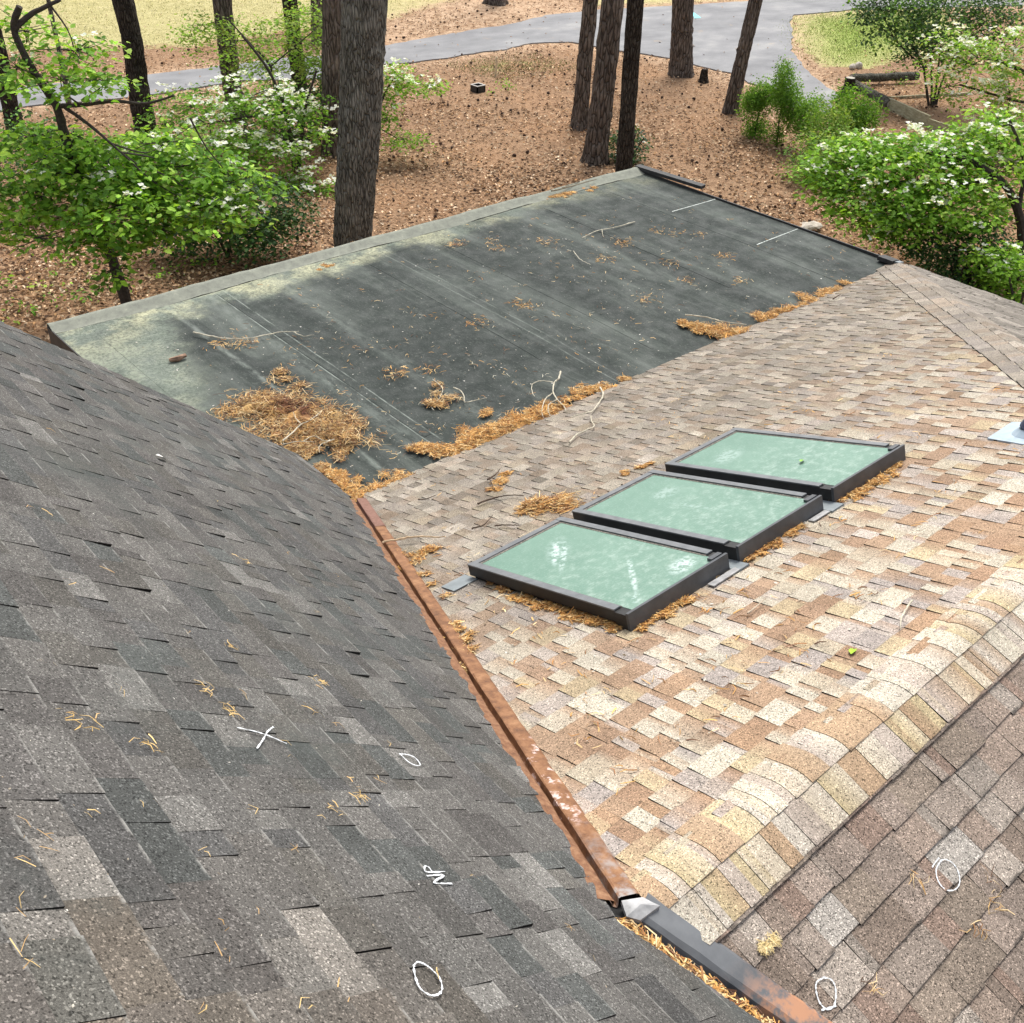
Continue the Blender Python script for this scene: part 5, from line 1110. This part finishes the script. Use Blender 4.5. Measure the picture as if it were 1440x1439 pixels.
# loose single needles, petals and bits
parts_ = []
def wisps(sf, L_, per, sp, ln, pal, wd_=.0024):
    f_, N3 = SURF[sf]
    for (px, py) in L_:
        c_ = f_(px, py); u = nrm(np.cross(N3, [.3, 1, .1])); w_ = np.cross(N3, u); k = rng.normal(0, sp, (per, 2)); parts_.append(needles_at(c_ + k[:, :1] * u + k[:, 1:] * w_, N3, .004, ln, pal, None, wd_, .1))
rp = lambda x0, x1, y0, y1, n: [(random.uniform(x0, x1), random.uniform(y0, y1)) for _ in range(n)]
wisps('f', [(740, 432), (730, 428), (675, 452), (668, 456), (557, 527), (560, 524), (600, 520), (880, 340), (870, 344), (925, 325), (950, 328), (940, 370), (985, 330), (1020, 360), (770, 340), (700, 350), (640, 345), (850, 365), (965, 395), (905, 420), (1040, 395), (330, 482), (350, 484), (310, 485), (690, 340), (640, 342)], 34, .07, .07, NEED + NOLD)
def inside_flat(px, py): p = onz(px, py); return FX0 + .3 < p[0] < FX1 - .2 and YA + .1 < p[1] < FY1 - .3
wisps('f', [p for p in rp(330, 1200, 270, 640, 420) if inside_flat(*p)], 3, .05, .06, NOLD + [(.4, .38, .3)])
def inside_tan(px, py): p = tanpx(px, py); return p[1] > 1.5 and p[1] < 5.6 and p[0] > XP + .25 + (XA - XP) * (p[1] - YR) / (YA - YR) and p[0] < HC0[0] + HD[0] * (YA - p[1]) - .4 and not in_sky(p)
wisps('t', [p for p in rp(540, 1440, 420, 1200, 420) if inside_tan(*p)], 3, .04, .06, NOLD + NEED)
def inside_drk(px, py): p = drkpx(px, py); return p[1] < YD1 - .2 and p[0] < XA - (XA - XP) * max(p[1] * -1 + YA, 0) / (YA - YR) - .25
wisps('d', [p for p in rp(0, 900, 480, 1430, 85) if inside_drk(*p)], 2, .012, .04, [(.5, .36, .16), (.42, .27, .12)], .0011)
wisps('d', [(322, 908), (295, 975), (318, 995), (205, 1048), (108, 1440 - 420), (440, 1000), (450, 960), (345, 790), (325, 1005), (470, 1140), (505, 1120)], 9, .016, .045, [(.5, .34, .13), (.6, .42, .18)], .0012)
wisps('r', [(1290, 1240), (1400, 1275), (1370, 1305), (1400, 1240), (1230, 1390)], 10, .02, .05, NOLD, .0012)
v, F, c = merge(parts_); tag(obj('loose_needles', mesh_np('loose_needles', v, F, M['needle'], tint=c)), kind='stuff')
bits = []
def specks(sf, n, box, cond, size, pal):
    f_, N3 = SURF[sf]; L_ = [p for p in rp(*box, n) if cond(*p)]; C = np.array([f_(*p) for p in L_]) + N3 * .004; k = len(C); nv = np.tile(N3, (k, 1)) + rng.normal(0, .25, (k, 3)); sz = size * rng.uniform(.4, 1.3, k)
    bits.append(quads_leaf(C, rng.uniform(0, 6.28, k), sz, sz * rng.uniform(.3, .7, k), nv, .1, pick(pal, k)))
WHT = [(.42, .39, .33), (.32, .28, .22), (.55, .53, .48), (.24, .19, .13)]
specks('f', 1500, (140, 1230, 250, 690), inside_flat, .019, WHT); specks('t', 500, (540, 1440, 420, 1200), inside_tan, .018, WHT); specks('d', 150, (0, 900, 480, 1430), inside_drk, .008, WHT)
v, F, c = merge(bits); tag(obj('leaf_specks', mesh_np('leaf_specks', v, F, M['litter'], tint=c)), kind='stuff')
def leaf_on(label, sf, px, py, ang, L_, W_, col):
    f_, N3 = SURF[sf]; p = f_(px, py) + N3 * .012; v, F, c_ = quads_leaf(p[None], np.array([ang]), np.array([L_]), np.array([W_]), (N3 + V3(.2, .1, 0))[None], .25, np.array([col])); return tag(obj('leaf', mesh_np('leaf', v, F, M['litter'], tint=c_)), label, 'leaf')
leaf_on('fresh green leaf on the tan slope', 't', 1197, 924, .4, .075, .035, (.28, .42, .05))
o = leaf_on('small green leaf on the farthest skylight pane', 't', 1128, 672, .4, .08, .03, (.22, .40, .08)); o.location = tuple(NTAN * .095)
leaf_on('white scrap on the charcoal slope', 'd', 217, 643, .2, .09, .04, (.75, .74, .70))
m = MB(); c_ = onz(250, 505, .03); m.tube([c_ - V3(.08, -.02, 0), c_, c_ + V3(.09, .01, .005)], [.018, .03, .02], 7, (.26, .17, .12), .4); tag(m.obj('bark_chip', M['wood']), 'brown bark chip on the lichened left end of the flat roof', 'bark')
# sticks and twigs
SG = 'twigs and sticks fallen on the roof'
def stick(label, sf, branches, r, col, name='twig', lift=.012):
    f_, N3 = SURF[sf] if not callable(sf) else (sf, NFL); m = MB()
    for i, br in enumerate(branches):
        Q_ = [f_(*p) + N3 * (r + lift * (1 + .15 * math.sin(3 * j + i))) for j, p in enumerate(br)]; r_0 = r; n = max(6, 4 * len(br)); Pp = spline(Q_, n); Pp = [p + rng.normal(0, r * .14, 3) for p in Pp]; rr = r * .72 * (1 if i == 0 else .6)
        m.tube(Pp, [rr * (1 - .6 * k / n) for k in range(n)], 6, col, .3)
    return tag(m.obj(name, M['wood']), label, 'twig', SG)
PALE, BRN, DKB = (.50, .46, .36), (.24, .17, .11), (.085, .06, .045)
q5 = lambda *L_: [(240 + x / 2.769, 380 + y / 2.769) for x, y in L_]
q8 = lambda *L_: [(540 + x / 3.789, 480 + y / 3.789) for x, y in L_]
q3 = lambda *L_: [(640 + x / 6.545, 640 + y / 6.545) for x, y in L_]
q2 = lambda *L_: [(500 + x / 7.2, 680 + y / 7.2) for x, y in L_]
stick('long pale stick on the flat roof near the lichened left end', 'f', [q5((90, 252), (160, 268), (240, 278), (330, 272), (420, 252), (500, 250)), q5((480, 252), (515, 266), (560, 262))], .013, PALE)
stick('pale branched twigs in front of the biggest needle heap', 'f', [q5((440, 690), (480, 655), (510, 625), (545, 610), (590, 570)), q5((510, 625), (490, 600), (480, 580)), q5((545, 610), (585, 580)), q5((520, 690), (560, 670), (600, 690), (640, 680)), q5((640, 680), (600, 700), (580, 710), (582, 735)), q5((440, 700), (500, 695), (560, 690))], .010, PALE, lift=.05)
stick('forked pale twig standing in the long needle drift', 'f', [q8((940, 185), (930, 220), (905, 245), (900, 295), (925, 335), (960, 375), (970, 400)), q8((905, 245), (840, 232), (795, 250), (785, 280), (800, 318)), q8((925, 335), (880, 355), (872, 390), (885, 420)), q8((900, 300), (860, 330), (840, 400), (850, 430))], .013, PALE, lift=.03)
stick('crooked twig spanning the edge of the tan slope', 't', [q8((1148, 228), (1152, 260), (1168, 290), (1160, 325), (1115, 385), (1080, 400), (1000, 420))], .013, PALE)
stick('short crooked twig on the tan slope near the long drift', 't', [q8((990, 555), (1030, 515), (1080, 490), (1122, 470), (1108, 440), (1105, 410))], .011, PALE)
stick('thin twig with a short branch on the flat roof by the needle tuft', 'f', [q8((370, 258), (405, 275), (425, 300), (432, 338), (480, 328), (548, 315)), q8((260, 215), (310, 260), (305, 300), (280, 335))], .009, PALE)
stick('straight pale stick with a fork in the middle of the far flat roof', 'f', [[(893, 315), (865, 323), (838, 328), (818, 338)], [(846, 326), (848, 336)]], .011, PALE)
stick('thin bent twig left of the straight pale stick', 'f', [[(806, 356), (816, 368), (830, 375)]], .009, PALE)
stick('stick lying in the wedge of orange needles', 'f', [[(962, 452), (990, 455), (1015, 461), (1048, 466)]], .012, PALE, lift=.06)
stick('dark stick lying along the far edge of the flat roof', 'f', [[(775, 276), (800, 270), (838, 259)], [(790, 272), (815, 262)]], .016, (.2, .17, .12), lift=.05)
stick('dark twig at the right end of the tan edge', 't', [[(1172, 424), (1182, 418)]], .012, DKB)
stick('dark curved twig left of the shaggy needle heap', 't', [q3((212, 480), (300, 445), (400, 415), (500, 400), (640, 402))], .010, DKB)
stick('upper dark twig of the needle caught pair', 't', [q3((305, 255), (370, 215), (420, 155)), q3((330, 260), (345, 300), (375, 345))], .011, DKB)
stick('small curved dark twig near the nearest skylight', 't', [q3((160, 705), (260, 675), (320, 620), (350, 580))], .008, DKB)
stick('straight dark twig beside the upper corner of the nearest skylight', 't', [q3((370, 680), (440, 672), (540, 672), (608, 680))], .008, DKB)
stick('pale stick lying across the top of the rusty valley', 't', [q2((285, 660), (340, 645), (480, 620), (640, 598), (800, 600), (930, 608))], .012, (.46, .34, .22), lift=.03)
stick('thin grey twig on the tan slope near the low corner', 't', [q2((640, 190), (720, 185), (820, 145))], .007, DKB)
stick('curved pale twig right of the nearest skylight', 't', [[(1283, 850), (1275, 862), (1268, 875), (1267, 890)]], .007, PALE)
stick('thin straight twig right of the nearest skylight', 't', [[(1052, 868), (1065, 858), (1078, 846)]], .007, (.4, .33, .25))
